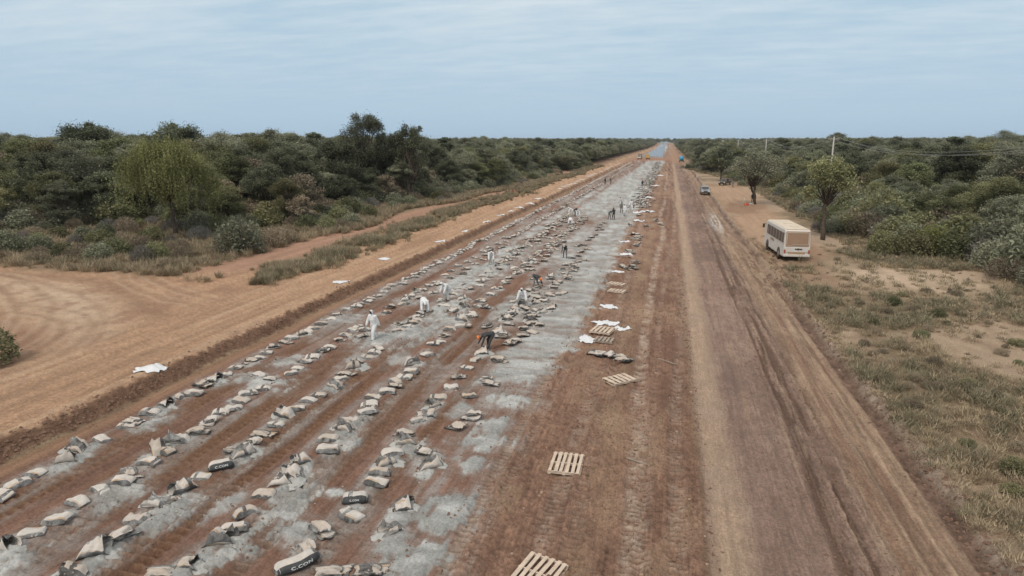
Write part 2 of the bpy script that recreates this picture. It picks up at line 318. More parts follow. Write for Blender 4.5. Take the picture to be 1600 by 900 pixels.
# ------------------------------------------------------------------ ground: one sheet, height and soil colour from the same functions
def C(*c): return np.array(c)
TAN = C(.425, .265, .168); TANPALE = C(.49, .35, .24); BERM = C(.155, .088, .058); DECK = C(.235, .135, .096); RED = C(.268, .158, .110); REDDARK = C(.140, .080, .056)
PURP = C(.272, .182, .143); SAND = C(.44, .315, .225); CEM = C(.400, .402, .385); CEMPALE = C(.56, .555, .53); FLOOR = C(.215, .155, .100); GREENISH = C(.16, .14, .080); PINK = C(.375, .225, .155)
def ground(X, Y, lite=False):
    X = np.asarray(X, float); Y = np.asarray(Y, float); R = np.hypot(X, Y)
    near = 1 - smooth(24, 46, R)
    w1 = fbm(X * .25, Y * .10, 3, 1) - .5; w2 = fbm(X * .9, Y * .45, 3, 2) - .5; w3 = fbm(X * 3.1, Y * 3.1, 2, 3) - .5
    stk = fbm(X * 2.6, Y * .09, 3, 4) - .5                 # streaks drawn out along the direction of travel
    stf = fbm(X * 6.5, Y * .22, 2, 5) - .5
    sth = fbm(X * 15., Y * .5, 2, 51) - .5; w4 = fbm(X * 7.5, Y * 7.5, 2, 52) - .5; nr2 = 1 - smooth(35, 70, R)
    z = .03 * w3 + .05 * w2 + nr2 * .035 * w4; rough = np.full(X.shape, .95)
    col = np.broadcast_to(FLOOR, X.shape + (3,)).copy()
    def lay(c, m): col[...] = col + (c - col) * np.clip(m, 0, 1)[..., None]
    def band(a, b, s, x=None):
        x = X if x is None else x
        return smooth(a - s, a + s, x) * (1 - smooth(b - s, b + s, x))
    # --- left: forest floor, lane, grass strip, wide tan dirt road, junction
    lay(FLOOR * 1.2, .5 + 1.5 * w1); lay(C(.27, .205, .13), smooth(.05, .2, w2))
    XL = X + 1.6 * w1 + .5 * w2
    lay(PINK * (1 + .5 * stk[..., None]), band(-39.6, -32.5, 1.0, XL) * smooth(36, 44, Y))
    lay(C(.29, .21, .13), band(-33.6, -29.8, .7, XL) * smooth(38, 48, Y) * .8)
    tanm = band(-30.6, -22.9, .35, X + .5 * w1)
    jn = (1 - smooth(-31, -29, X)) * smooth(-160, -90, X) * (1 - smooth(41.5, 45, Y + 4 * w1 + 2 * w2 - .7 * np.clip(X + 40, 0, 10))) * smooth(3, 9, Y)
    tanm = np.maximum(tanm, jn)
    stk_ = stk * (1 - .55 * jn); tc_ = TAN * (1 + .30 * stk_[..., None] + .2 * stf[..., None] + .4 * sth[..., None] + .3 * w4[..., None])
    lay(tc_, tanm)
    # pale worn wheel lanes of the side road bending into the tan road, red loam between
    d1 = Y - (37.2 - .035 * (X + 60) - 9.5 * smooth(-46, -24, X)); dw = fbm(X * .10, Y * 2.2, 3, 61) - .5; lay(C(.56, .42, .30), jn * np.exp(-(d1 / 2.6) ** 2) * np.clip(.95 + 1.4 * dw, 0, 1) * (1 - smooth(-38, -29, X) * .7)); lay(C(.28, .17, .11), jn * np.exp(-((d1 - 4.0) / 1.0) ** 2) * .6)
    rr = np.hypot((X + 37.0) / 1.35, Y - 24.5); tn = .5 + .5 * np.sin(rr * 5.2 + 3 * w2)
    arc = np.exp(-((rr - 5.6) / 1.5) ** 2) * (1 - smooth(-31, -28, X))
    lay(TANPALE, arc * jn * tn * .45); lay(C(.27, .15, .10), jn * (1 - smooth(3.0, 5.2, rr)) * .8); lay(C(.30, .175, .115), jn * smooth(.0, .16, w2 + .3 * w1) * .6)
    z = z + tanm * (.03 * stk + .03 * w3)
    lay(TANPALE, tanm * smooth(.06, .22, stk_) * .5); lay(C(.30, .19, .12), tanm * smooth(.08, .22, -stk_) * .45)
    for cx_, cy_, R0, wd_ in ((-62, 8, 33.5, .30), (-62, 8, 31.6, .28), (-58, 4, 36.5, .35), (-40, 22, 9.0, .28), (-40, 22, 10.6, .28), (-70, -4, 45, .3), (-70, -4, 43.2, .3), (-20, 70, 36, .3), (-20, 70, 34.2, .3)):
        rd_ = np.hypot(X - cx_, Y - cy_) - R0 - 1.2 * w1; tk = np.exp(-(rd_ / wd_) ** 2) * jn; z = z - tk * .03; lay(C(.29, .18, .115), tk * .42); lay(TANPALE, np.exp(-((np.abs(rd_) - wd_ * 1.6) / .18) ** 2) * jn * .45)
    for x0 in (-29.2, -27.3, -25.6, -24.2):                # tyre lugs on the tan road
        tr = np.exp(-((X - x0 - .8 * w1) / .24) ** 2); lug = np.sin(2 * math.pi * (Y / .28 + np.abs(X - x0) * .9))
        z = z + near * tr * .022 * lug; lay(TANPALE, tr * .28 * smooth(-.1, .15, w1 + .4 * stk))
    # step down from the tan road to the road bed
    bx = X + .35 * w1 + .25 * w2
    z = z + .30 * (1 - smooth(-23.2, -22.3, bx)) + .10 * np.exp(-((bx + 23.6) / .35) ** 2) * (1 + 2 * w3)
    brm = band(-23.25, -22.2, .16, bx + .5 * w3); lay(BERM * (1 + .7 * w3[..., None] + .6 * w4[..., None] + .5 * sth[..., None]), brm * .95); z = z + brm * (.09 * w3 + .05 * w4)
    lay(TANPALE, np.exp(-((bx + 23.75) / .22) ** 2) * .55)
    lay(C(.31, .185, .118) * (1 + .6 * stf[..., None]), band(-22.0, -21.15, .2, bx))
    # --- road bed
    dk = band(-21.3, -5.2, .3, X + .3 * w1)
    lay(DECK * (1 + .55 * stk[..., None] + .25 * w2[..., None] + .5 * sth[..., None] + .35 * w4[..., None]), dk)
    lay(C(.215, .122, .080), dk * smooth(.02, .16, w1 + .5 * stk) * .8); lay(C(.27, .205, .17), dk * smooth(.08, .2, stk) * .5)
    for x0, wd, dp in ((-13.75, .34, .105), (-13.0, .30, .085), (-11.0, .34, .095), (-10.3, .28, .075), (-16.3, .34, .055), (-18.9, .30, .045), (-19.4, .25, .035), (-8.35, .26, .05), (-15.8, .24, .05)):
        xx = X - x0 - .5 * (vn(X * 0, Y * .06, 31) - .5); tr = np.exp(-(xx / wd) ** 4)
        fade = smooth(.15, .4, vn(Y * .11 + x0, Y * 0, 33) + .2) * (1 - smooth(34, 60, Y))
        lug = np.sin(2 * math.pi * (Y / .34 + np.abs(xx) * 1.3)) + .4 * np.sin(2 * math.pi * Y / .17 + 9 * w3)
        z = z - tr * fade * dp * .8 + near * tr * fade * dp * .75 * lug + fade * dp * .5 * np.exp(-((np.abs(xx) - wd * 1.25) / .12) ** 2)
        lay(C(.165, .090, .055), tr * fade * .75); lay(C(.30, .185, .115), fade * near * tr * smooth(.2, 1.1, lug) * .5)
    # --- strip to the right of the road bed: red loam with tread tracks
    rb = band(-5.3, 1.55, .35, X + .5 * w1)
    lay(RED * (1 + .7 * w2[..., None] + .35 * stk[..., None] + .7 * w4[..., None] + .5 * sth[..., None]), rb); lay(REDDARK * 1.15, rb * smooth(.02, .2, w1 + .6 * w2) * .7); lay(C(.30, .20, .135), rb * smooth(.06, .22, w2 - .4 * w1) * .7)
    z = z + rb * (.07 * w2 + .08 * w3 + nr2 * .06 * w4)
    for x0, wd, dp, pale in ((-5.0, .24, .055, .6), (-4.5, .18, .04, .35), (-3.1, .32, .085, .5), (-2.4, .26, .07, .25), (-.55, .32, .085, .9), (.15, .2, .05, .3), (1.02, .26, .075, .45)):
        xx = X - x0 - .7 * (vn(X * 0, Y * .045 + x0, 35) - .5); tr = np.exp(-(xx / wd) ** 4)
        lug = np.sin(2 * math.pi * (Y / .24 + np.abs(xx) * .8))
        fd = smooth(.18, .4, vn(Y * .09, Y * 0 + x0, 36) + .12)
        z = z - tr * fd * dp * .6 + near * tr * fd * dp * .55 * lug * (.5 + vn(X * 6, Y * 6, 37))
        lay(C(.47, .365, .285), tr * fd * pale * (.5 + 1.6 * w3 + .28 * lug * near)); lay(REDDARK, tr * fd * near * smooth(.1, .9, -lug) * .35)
        z = z + fd * .035 * np.exp(-((np.abs(xx) - wd * 1.3) / .14) ** 2) * (1 + 4 * w3)
    lay(C(.34, .235, .155), rb * np.exp(-((X + 1.7 + .5 * w1) / .5) ** 2) * (.45 + 1.5 * w2))
    cr = np.exp(-((Y - 42 + .22 * X) / 2.2) ** 2) * rb * (.5 + .5 * np.sin((Y + .22 * X) * 6)); z = z - cr * .04; lay(C(.40, .27, .18), cr * .45)
    # --- cement spread on the road bed
    cn = fbm(X * 1.1, Y * .8, 4, 6); ce = fbm(X * .5, Y * 1.7, 3, 7)
    cm = np.zeros(X.shape)
    e_r = -4.7 + 1.9 * (ce - .5) + .9 * (fbm(X * .1, Y * 2.6, 2, 8) - .5) - .9 * (1 - smooth(26, 36, Y))
    strip = smooth(-8.6, -7.5, X + 1.3 * (cn - .5)) * (1 - smooth(e_r - .25, e_r + .25, X)); thr = .12 + .50 * (1 - smooth(24, 31, Y))
    cm = np.maximum(cm, strip * smooth(thr - .1, thr + .12, fbm(X * .35, Y * .42, 3, 9)))
    far = smooth(88, 104, Y + .9 * (X + 11) + 8 * (cn - .5)) * band(-16.3 + 1.2, -5.3, .5, X + 1.5 * (cn - .5) - .010 * (Y - 100)) * (1 - smooth(396, 400, Y))
    cm = np.maximum(cm, far)
    mid = band(-16.9, -15.2, .5, X + .8 * (cn - .5)) * smooth(29, 34, Y) * (1 - smooth(150, 200, Y)) * smooth(.38, .56, fbm(X * .6, Y * .14, 3, 10) + .10 * smooth(50, 80, Y) + .10 * w2)
    mid2 = band(-13.6, -13.0, .25, X) * smooth(40, 55, Y) * .5
    mid3 = band(-10.9, -8.2, .4, X + .9 * (cn - .5)) * smooth(33, 42, Y) * smooth(.22, .55, fbm(X * .4, Y * .15, 3, 12))
    cm = np.maximum(cm, np.maximum(mid, np.maximum(mid2, mid3) * .9))
    rk = fbm(X * .45, Y * 2.4, 3, 71) - .5; ln_ = fbm(X * 3.0, Y * .06, 3, 72) - .5
    cm = cm * np.clip(.92 + 1.5 * rk + 1.3 * ln_ * smooth(60, 110, Y), .12, 1.15)
    hm = np.zeros(X.shape)
    for sx, sy, rx, ry, a, h in ([] if lite else SPILL):
        sel = (np.abs(X - sx) < rx * 2.4) & (np.abs(Y - sy) < ry * 2.4)
        if not sel.any(): continue
        xs, ys = X[sel], Y[sel]; d = np.sqrt(((xs - sx) / rx) ** 2 + ((ys - sy) / ry) ** 2) + 1.5 * (cn[sel] - .5) + .9 * w3[sel] + 1.1 * stf[sel]
        cm[sel] = np.maximum(cm[sel], a * (1 - smooth(.5, 1.05, d)) + .22 * a * (1 - smooth(.8, 1.9, d))); hm[sel] = np.maximum(hm[sel], h * (1 - smooth(0, 1.0, d)))
    cm = np.clip(cm * (.82 + .5 * (cn - .3)), 0, 1)
    film = dk * smooth(.48, .70, fbm(X * 1.6, Y * .18, 3, 13) + .10 * smooth(30, 60, Y)) * .30 * (1 - .8 * brm)
    cm = np.maximum(cm, film); cm = cm * smooth(-22.0, -21.2, X)
    lay(CEM * (1 + .5 * (fbm(X * 2.3, Y * 2.3, 3, 14) - .5))[..., None], cm * .93); lay(CEMPALE, cm * smooth(.44, .66, fbm(X * 1.0, Y * 2.9, 3, 15)) * .8); lay(C(.310, .310, .290), cm * smooth(.5, .68, fbm(X * .9, Y * .9, 3, 16)) * .55)
    z = z + hm + cm * (.012 + .07 * (fbm(X * 4.0, Y * 5.5, 3, 17) - .4) + .05 * rk)
    fr = far * (.5 + .5 * np.sin(X * 5.2 + 2 * w1)); lay(C(.34, .335, .31), fr * .3)
    # --- haul road
    hx = X + .12 * w2; hr = band(1.65, 9.0, .15, hx)
    z = z - .10 * hr
    lay(PURP * (1 + .35 * stk[..., None] + .2 * w2[..., None] + .35 * sth[..., None] + .35 * w4[..., None]), hr)
    lay(SAND * .93 * (1 + .3 * stf[..., None]), band(1.7, 2.75, .3, X + .5 * w1 + .4 * stk) * .92); lay(SAND * .85, band(2.6, 3.2, .3, X + .6 * w1) * smooth(-.05, .2, w2 + stk) * .6)
    lay(C(.40, .27, .175), np.exp(-((X - 3.75 - .3 * w1) / .13) ** 2) * smooth(-.15, .1, w1 + .5 * w2) * .6)
    lay(C(.36, .265, .20), hr * smooth(.08, .24, w2 + .5 * w3 + .4 * sth) * .5)
    mud = band(4.9, 6.6, .3, X + .8 * w1); mk = smooth(-.04, .10, stf * .9 + stk * .6 + .4 * sth + .25 * w4); lay(C(.105, .066, .050), mud * mk * .8); z = z + mud * (.05 * w3 + .05 * w4 - .07 * mk); dmp = smooth(.02, .16, w1 + .5 * w2) * band(3.0, 6.5, .5, X); lay(C(.165, .112, .095), dmp * .6)
    tanr = band(6.5, 8.55, .25, X + .4 * w1); lay(C(.35, .245, .17) * (1 + .9 * stf[..., None] + .6 * sth[..., None]), tanr * .9); lay(C(.24, .145, .10), tanr * smooth(.06, .18, -stk) * .7)
    for x0 in (5.2, 5.9, 6.7, 7.5, 8.1):
        xx = X - x0 - .6 * (vn(X * 0, Y * .05 + x0, 41) - .5); tr = np.exp(-(xx / .2) ** 4); lug = np.sin(2 * math.pi * (Y / .22 + np.abs(xx)))
        z = z - tr * .035 + near * tr * .03 * lug + .03 * np.exp(-((np.abs(xx) - .28) / .1) ** 2) * (1 + 3 * w3); lay(C(.42, .305, .21), np.exp(-((np.abs(xx) - .26) / .09) ** 2) * smooth(-.1, .15, w2 + sth) * .5); lay(C(.17, .105, .075), tr * smooth(-.05, .15, -w2 + sth) * .5)
    lay(C(.165, .108, .080) * (1 + 1.2 * w3[..., None] + w4[..., None]), band(8.55, 9.0, .12, X + .35 * w1 + .3 * w2) * .85); lay(C(.36, .275, .225) * (1 + 1.2 * w3[..., None] + w4[..., None]), band(9.1, 10.0, .15, X + .35 * w1 + .5 * w2) * .8)
    z = z + .20 * np.exp(-((X - 9.35 + .4 * w1) / .3) ** 2) * (1 + 2.5 * w3 + 1.5 * w2) - .10 * np.exp(-((X - 8.75 + .3 * w1) / .22) ** 2)
    # wet cement dropped on the haul road's edge, muddy turn-offs
    lay(CEMPALE * 1.05, np.exp(-((X - 7.0) / .9) ** 2 - ((Y - 98) / 11) ** 2) * smooth(-.06, .1, stf + stk * .7) * .9)
    lay(C(.20, .13, .09), band(4.5, 8.2, .6, X) * smooth(95, 110, Y) * (1 - smooth(190, 240, Y)) * smooth(-.1, .1, stf) * .6)
    # --- right verge: sand, dry grass, lay-by
    vg = smooth(9.0, 9.7, X + .4 * w1); vb = vg * (1 - smooth(26, 40, X - .12 * Y))
    vpatch = fbm(X * .16 + 4, Y * .13, 4, 21)
    lay(C(.32, .23, .16), vg); lay(C(.40, .295, .21), vb * smooth(.44, .56, vpatch + .3 * w2)); lay(C(.19, .145, .088), vb * smooth(.50, .38, vpatch - .2 * w2) * .0 + vb * (1 - smooth(.38, .50, vpatch)) * .75)
    sandm = np.exp(-(((X - 19 - .22 * (Y - 55)) / 7) ** 2)) * np.exp(-((Y - 58 + .35 * (X - 19)) / 6.5) ** 2); lay(C(.52, .39, .28), vg * np.clip(sandm * 1.25 * (.8 + 1.2 * w2), 0, 1))
    lb = vg * band(8, 16.5, 1.6, X + 2 * w1 - .02 * (Y - 90)) * smooth(60, 72, Y) * (1 - smooth(165, 195, Y)); lay(C(.40, .265, .175) * (1 + .3 * stk[..., None]), lb * .92); lay(C(.26, .155, .10), lb * smooth(.05, .2, w1) * .6)
    bt = vg * band(7, 14, 1, X - .03 * (Y - 60)) * smooth(47, 54, Y) * (1 - smooth(66, 72, Y)); lay(C(.27, .17, .11), bt * .7)
    chn = band(7.2, 11.5, .9, X + w1 - .02 * (Y - 60)) * smooth(42, 50, Y) * (1 - smooth(74, 84, Y)); chk = smooth(-.06, .10, stf + .8 * w2 + .5 * w3); lay(C(.17, .105, .072), chn * chk * .75); lay(C(.40, .29, .20), chn * (1 - chk) * .45); z = z + chn * (.10 * w2 + .12 * w3 - .05 * chk)
    z = z + vg * (.12 * w2 + .25 * w1 + .05 * w3) + .15 * vg * smooth(9, 14, X) - lb * .1
    # --- far end: earth gap, then the primed, shiny finished road
    gap = band(-22, 1.6, .6, X) * smooth(397, 402, Y) * (1 - smooth(488, 494, Y)); lay(C(.33, .185, .125), gap)
    prim = band(-21, -4.5, .6, X + .006 * (Y - 500)) * smooth(490, 496, Y); lay(C(.10, .11, .13), prim); lay(C(.30, .31, .32), prim * (.5 + .5 * np.sin(X * 2.2)) * .5); rough = rough - prim * .72
    farl = smooth(300, 420, Y); lay(C(.36, .225, .15), farl * band(-27, -21.5, 1.5, X)); lay(C(.36, .225, .15), farl * band(1, 9, 1.5, X))
    z = z + .5 * smooth(30, 60, np.abs(X + 7) - 25) * (w1 * 2 + .6) + 7.0 * smooth(900, 2800, R)
    global WORN
    WORN = np.clip(np.maximum.reduce([tanm * (1 - .6 * jn), dk * (1 - .7 * cm), rb, hr]), 0, 1)
    return z, np.clip(col, .01, .9), rough
ZC = {}
def gz_fill(pts):
    P_ = np.array([(p[0], p[1]) for p in pts], float)
    for (a, b), z in zip(P_, ground(P_[:, 0], P_[:, 1], True)[0]): ZC[(float(a), float(b))] = float(z)
def gz(x, y):
    k = (float(x), float(y))
    if k not in ZC: gz_fill([k])
    return ZC[k]

M_GROUND = MT('ground_soil', 0.95, 0.12)
def _g():
    m = M_GROUND; o = m.obj(); c = m.attr('soil', 'Color')
    f = m.math('MULTIPLY', m.rng(m.noise(11.0, 8, 0.75, o), 0.3, 0.7, 0.66, 1.34), m.rng(m.noise(1.1, 4, 0.6, o), 0.3, 0.7, 0.90, 1.10))
    mp = m.n('ShaderNodeMapping'); mp.inputs['Scale'].default_value = (8.0, .8, 1); m.l(o, mp.inputs[0]); sk = m.rng(m.noise(1.6, 7, 0.72, mp.outputs[0], 1.4), 0.32, 0.68, -0.22, 0.22)
    f = m.math('MULTIPLY', f, m.math('ADD', 1.0, m.math('MULTIPLY', sk, m.attr('worn'))))
    cc = m.n('ShaderNodeCombineColor'); [m.l(f, cc.inputs[i]) for i in range(3)]
    m.color(m.mix(1.0, c, cc.outputs[0], 'MULTIPLY')); m.l(m.attr('rough'), m.b.inputs['Roughness'])
    m.bump(m.noise(13.0, 8, 0.75, o), 0.9, 0.09)
_g()
def build_ground():
    A = np.concatenate([np.linspace(-math.pi, -.92, 40, endpoint=False), np.linspace(-.92, .92, 940), np.linspace(.92, math.pi, 40, endpoint=False)[1:]])
    dep = np.linspace(math.atan(CAMH / 7.0), math.atan(CAMH / 1600), 515); R = np.concatenate([[2.0, 4.0], CAMH / np.tan(dep), [2000, 2600, 3400, 4500, 7000, 12000]])
    az = A[None, :] + 0 * R[:, None]; rr = R[:, None] + 0 * A[None, :]
    dx = -math.sin(YAW); dy = math.cos(YAW)
    X = rr * (np.sin(az) * dy + np.cos(az) * dx); Y = rr * (np.cos(az) * dy - np.sin(az) * dx)
    z, col, rough = ground(X.ravel(), Y.ravel())
    nA, nR = len(A), len(R)
    V = np.stack([X.ravel(), Y.ravel(), z], -1); V = np.concatenate([V, [[0, 0, float(z[:nA].mean())]]])
    i = np.arange(nR - 1)[:, None] * nA; j = np.arange(nA)[None, :]; j2 = (j + 1) % nA
    Q = np.stack([i + j, i + j2, i + nA + j2, i + nA + j], -1).reshape(-1, 4)[:, ::-1]
    T = np.concatenate([Q[:, [0, 1, 2]], Q[:, [0, 2, 3]], np.stack([(np.arange(nA) + 1) % nA, np.arange(nA), np.full(nA, nA * nR)], -1)[:, ::-1]])
    rgba = np.concatenate([np.concatenate([col, col[:1]]), np.ones((len(V), 1))], -1)
    me = np_mesh('ground', V, T, M_GROUND.m, True, {'soil': ('FLOAT_COLOR', rgba), 'rough': ('FLOAT', np.append(rough, .95)), 'worn': ('FLOAT', np.append(WORN, 0))})
    return tag(mobj('ground', me), 'bare red-brown and tan earth with tyre tracks, spilled grey cement and dry verges', kind='structure')
build_ground()

# ------------------------------------------------------------------ cement bags
def grid_tris(nu, nv, off=0, flip=False):
    i = np.arange(nu - 1)[:, None] * nv; j = np.arange(nv - 1)[None, :]
    Q = (np.stack([i + j, i + nv + j, i + nv + j + 1, i + j + 1], -1)).reshape(-1, 4) + off
    if flip: Q = Q[:, ::-1]
    return np.concatenate([Q[:, [0, 1, 2]], Q[:, [0, 2, 3]]])
BL, BW, BT = 0.76, 0.48, 0.185
def full_bag_pt(s, t, seed, sag, up=True):
    """point on a plump sack: s along, t across, both -1..1"""
    pr = (np.clip(1 - np.abs(s) ** 4.5, 0, 1) ** .55) * (np.clip(1 - np.abs(t) ** 3.6, 0, 1) ** .5)
    n = fbm(s * 1.2 + seed * 7.3, t * 1.1 + seed * 3.1, 2, seed) - .5; n2 = vn(s * 3.2 + seed, t * 2.6, seed + 3) - .5
    x = s * BL / 2 * (1 - .05 * np.abs(t) ** 3) + .06 * n; y = t * BW / 2 * (1 - .07 * np.abs(s) ** 3) + .05 * n2
    y = y + sag * .10 * (1 - s * s)
    if up: zz = .035 + BT * pr * (.78 + .75 * n + .28 * n2) + sag * .0
    else: zz = .035 - .055 * pr
    return x, y, zz
def full_bag_me(seed, mat, nu=15, nv=11):
    sag = random.Random(seed).uniform(-1, 1); s = np.linspace(-1, 1, nu); t = np.linspace(-1, 1, nv); S, T_ = np.meshgrid(np.sign(s) * np.abs(s) ** .75, np.sign(t) * np.abs(t) ** .75, indexing='ij')
    A = np.stack(full_bag_pt(S, T_, seed, sag), -1).reshape(-1, 3); B = np.stack(full_bag_pt(S, T_, seed, sag, False), -1).reshape(-1, 3)
    st = np.stack([S, T_, 0 * S], -1).reshape(-1, 3)
    V = np.concatenate([A, B]); T = np.concatenate([grid_tris(nu, nv), grid_tris(nu, nv, nu * nv, True)])
    return np_mesh('cement_bag', V, T, mat, True, {'st': ('FLOAT_VECTOR', np.concatenate([st, st]))})
def open_bag_me(seed, mat, nu=14, na=18):
    """slit sack: a slumped tube whose mouth gapes, edge ragged; inner wall included"""
    r = random.Random(seed); s = np.linspace(0, 1, nu); a = np.linspace(0, 2 * math.pi, na)
    S, A = np.meshgrid(s, a, indexing='ij'); n = fbm(S * 3 + seed, A * 1.2 + seed * 2, 3, seed) - .5
    gape = r.uniform(.8, 1.5); hgt = .10 * np.minimum(1, S * 5) * (1 + .9 * S * gape) * (1 + 1.4 * n); wid = BW / 2 * (1 + .16 * n) * (1 - .12 * S)
    cut = 1 - .35 * np.clip(np.sin(A) + .25 * np.sin(3 * A + seed), -.2, 1) * r.uniform(.5, 1.1) * S ** 3
    x = (S * cut - .5) * BL + .05 * n; y = np.cos(A) * wid + .1 * (S - .5) * r.uniform(-1, 1); zz = np.maximum(hgt * (1 + np.sin(A)) * 1.05, .012 + .03 * np.maximum(n, 0))
    P_ = np.stack([x, y, zz], -1).reshape(-1, 3)
    inn = np.stack([x, y * .95, np.maximum(zz - .012, .006)], -1).reshape(-1, 3)
    st = np.stack([S * 2 - 1, np.sin(A + seed), 0 * S], -1).reshape(-1, 3)
    V = np.concatenate([P_, inn]); n_ = nu * na; rim = np.arange(na - 1) + (nu - 1) * na
    R_ = np.concatenate([np.stack([rim, rim + 1, rim + 1 + n_], -1), np.stack([rim, rim + 1 + n_, rim + n_], -1)])
    return np_mesh('cement_bag', V, np.concatenate([grid_tris(nu, na, 0, True), grid_tris(nu, na, n_), R_]), mat, True, {'st': ('FLOAT_VECTOR', np.concatenate([st, st]))})
def crumpled_bag_me(seed, mat, nu=22, nv=15):
    """empty sack folded over itself with sharp creases"""
    r = random.Random(seed); s = np.linspace(0, 1, nu); t = np.linspace(-1, 1, nv); S, T_ = np.meshgrid(s, t, indexing='ij')
    f = r.uniform(.45, .75); lift = r.uniform(.03, .09)
    px = np.array([-.42, -.1, .25, .42 * f + .12, .25, -.1, -.34 * f]); pz = np.array([.02, .03, .04, .06 + lift * .4, .05 + lift, .05 + lift * r.uniform(.5, 1.5), .04 + lift * r.uniform(0, .9)])
    pk = np.linspace(0, 1, 7); x = np.interp(S, pk, px); zz = np.interp(S, pk, pz)
    rid = 1 - 2 * np.abs(vn(S * 5 + seed, T_ * 2.0 + seed, seed) - .5); rid2 = 1 - 2 * np.abs(vn(S * 12 + seed, T_ * 5, seed + 9) - .5); n = fbm(S * 3, T_ * 1.4 + seed, 3, seed + 5) - .5
    y = T_ * BW / 2 * (.95 - .3 * r.random() * S) + .30 * n + .15 * r.uniform(-1, 1) * S
    zz = zz * (.6 + .9 * rid) + .035 * rid2 * (S > .3) + .16 * np.clip(n + .12, 0, 1) + .012; x = x + .24 * (fbm(S * 2.5 + 9, T_ * 1.3, 2, seed + 2) - .5) + .05 * (rid2 - .5)
    P_ = np.stack([x, y, zz], -1).reshape(-1, 3); lo = P_ - np.array([0, 0, .012]); lo[:, 2] = np.maximum(lo[:, 2], .004)
    st = np.stack([S * 2 - 1, T_, 0 * S], -1).reshape(-1, 3); n_ = nu * nv
    return np_mesh('empty_bag', np.concatenate([P_, lo]), np.concatenate([grid_tris(nu, nv), grid_tris(nu, nv, n_, True)]), mat, True, {'st': ('FLOAT_VECTOR', np.concatenate([st, st]))})
def powder_me(seed, rx, ry, h):
    nr, na = 8, 20; q = np.linspace(0, 1, nr); a = np.linspace(0, 2 * math.pi, na); Q, A = np.meshgrid(q, a, indexing='ij'); o = .8 + .5 * (vn(np.cos(A) * 1.6 + seed, np.sin(A) * 1.6 + seed, seed) - .5); X_ = np.cos(A) * Q * o; Y_ = np.sin(A) * Q * o
    zz = h * np.clip(1 - Q, 0, 1) ** .8 * (1 + .9 * (vn(X_ * 5 + 7, Y_ * 5 + 7, seed) - .5)) - .06 * Q
    return np_mesh('spilled_cement', np.stack([X_ * rx, Y_ * ry, zz], -1).reshape(-1, 3), grid_tris(nr, na), M_POWDER, True)
FULL = [full_bag_me(k + 1, M_BAG) for k in range(7)]; BANDED = [full_bag_me(k + 21, M_BAGDARK) for k in range(5)]
OPEN = [open_bag_me(k + 41, M_BAG if k % 2 else M_BAGDARK) for k in range(6)]; CRUMP = [crumpled_bag_me(k + 61, M_BAGDARK if k % 3 else M_BAG) for k in range(8)]
POWD = [powder_me(k + 81, .42, .5, .17) for k in range(4)]
BAGLABEL = {'f': ('cement_bag', 'full pale paper cement bag, %s', 'full cement bags, %s'),
            'b': ('cement_bag', 'scuffed black-printed cement bag, %s', 'scuffed cement bags, %s'),
            'o': ('torn_cement_bag', 'torn cement bag spilling grey powder, %s', 'torn cement bags, %s'),
            'c': ('empty_bag', 'crumpled empty cement bag, %s', 'crumpled empty bags, %s')}
BAGS.sort(key=lambda b: math.hypot(b[2], b[3]))
gz_fill([(b[2], b[3]) for b in BAGS[:300]])
full_count = {'cement_bag': 0, 'torn_cement_bag': 0, 'empty_bag': 0}
rest = []
for i, (ri, k, x, y) in enumerate(BAGS):
    nm, lab, grp = BAGLABEL[k]
    if i >= 300: rest.append((k, x, y)); continue
    z = gz(x, y); rz = math.radians(13 + rnd.gauss(0, 26)) + (math.pi if rnd.random() < .5 else 0); s = rnd.uniform(.9, 1.1)
    me = rnd.choice({'f': FULL, 'b': BANDED, 'o': OPEN, 'c': CRUMP}[k])
    o = mobj(nm, me, None, (x, y, z - .01), rz); o.scale = (s, s * rnd.uniform(.92, 1.08), s * rnd.uniform(.85, 1.15)); o.rotation_euler[0] = rnd.gauss(0, .06); o.rotation_euler[1] = rnd.gauss(0, .06)
    wh = ROWNAME[ri] + ', ' + section(y); tag(o, lab % wh, 'bag', grp % wh)
    if k == 'o':
        p = mobj('spilled_cement', rnd.choice(POWD), o); p.location = (.34, rnd.uniform(-.1, .1), 0); p.rotation_euler = (0, 0, rnd.uniform(0, 6))
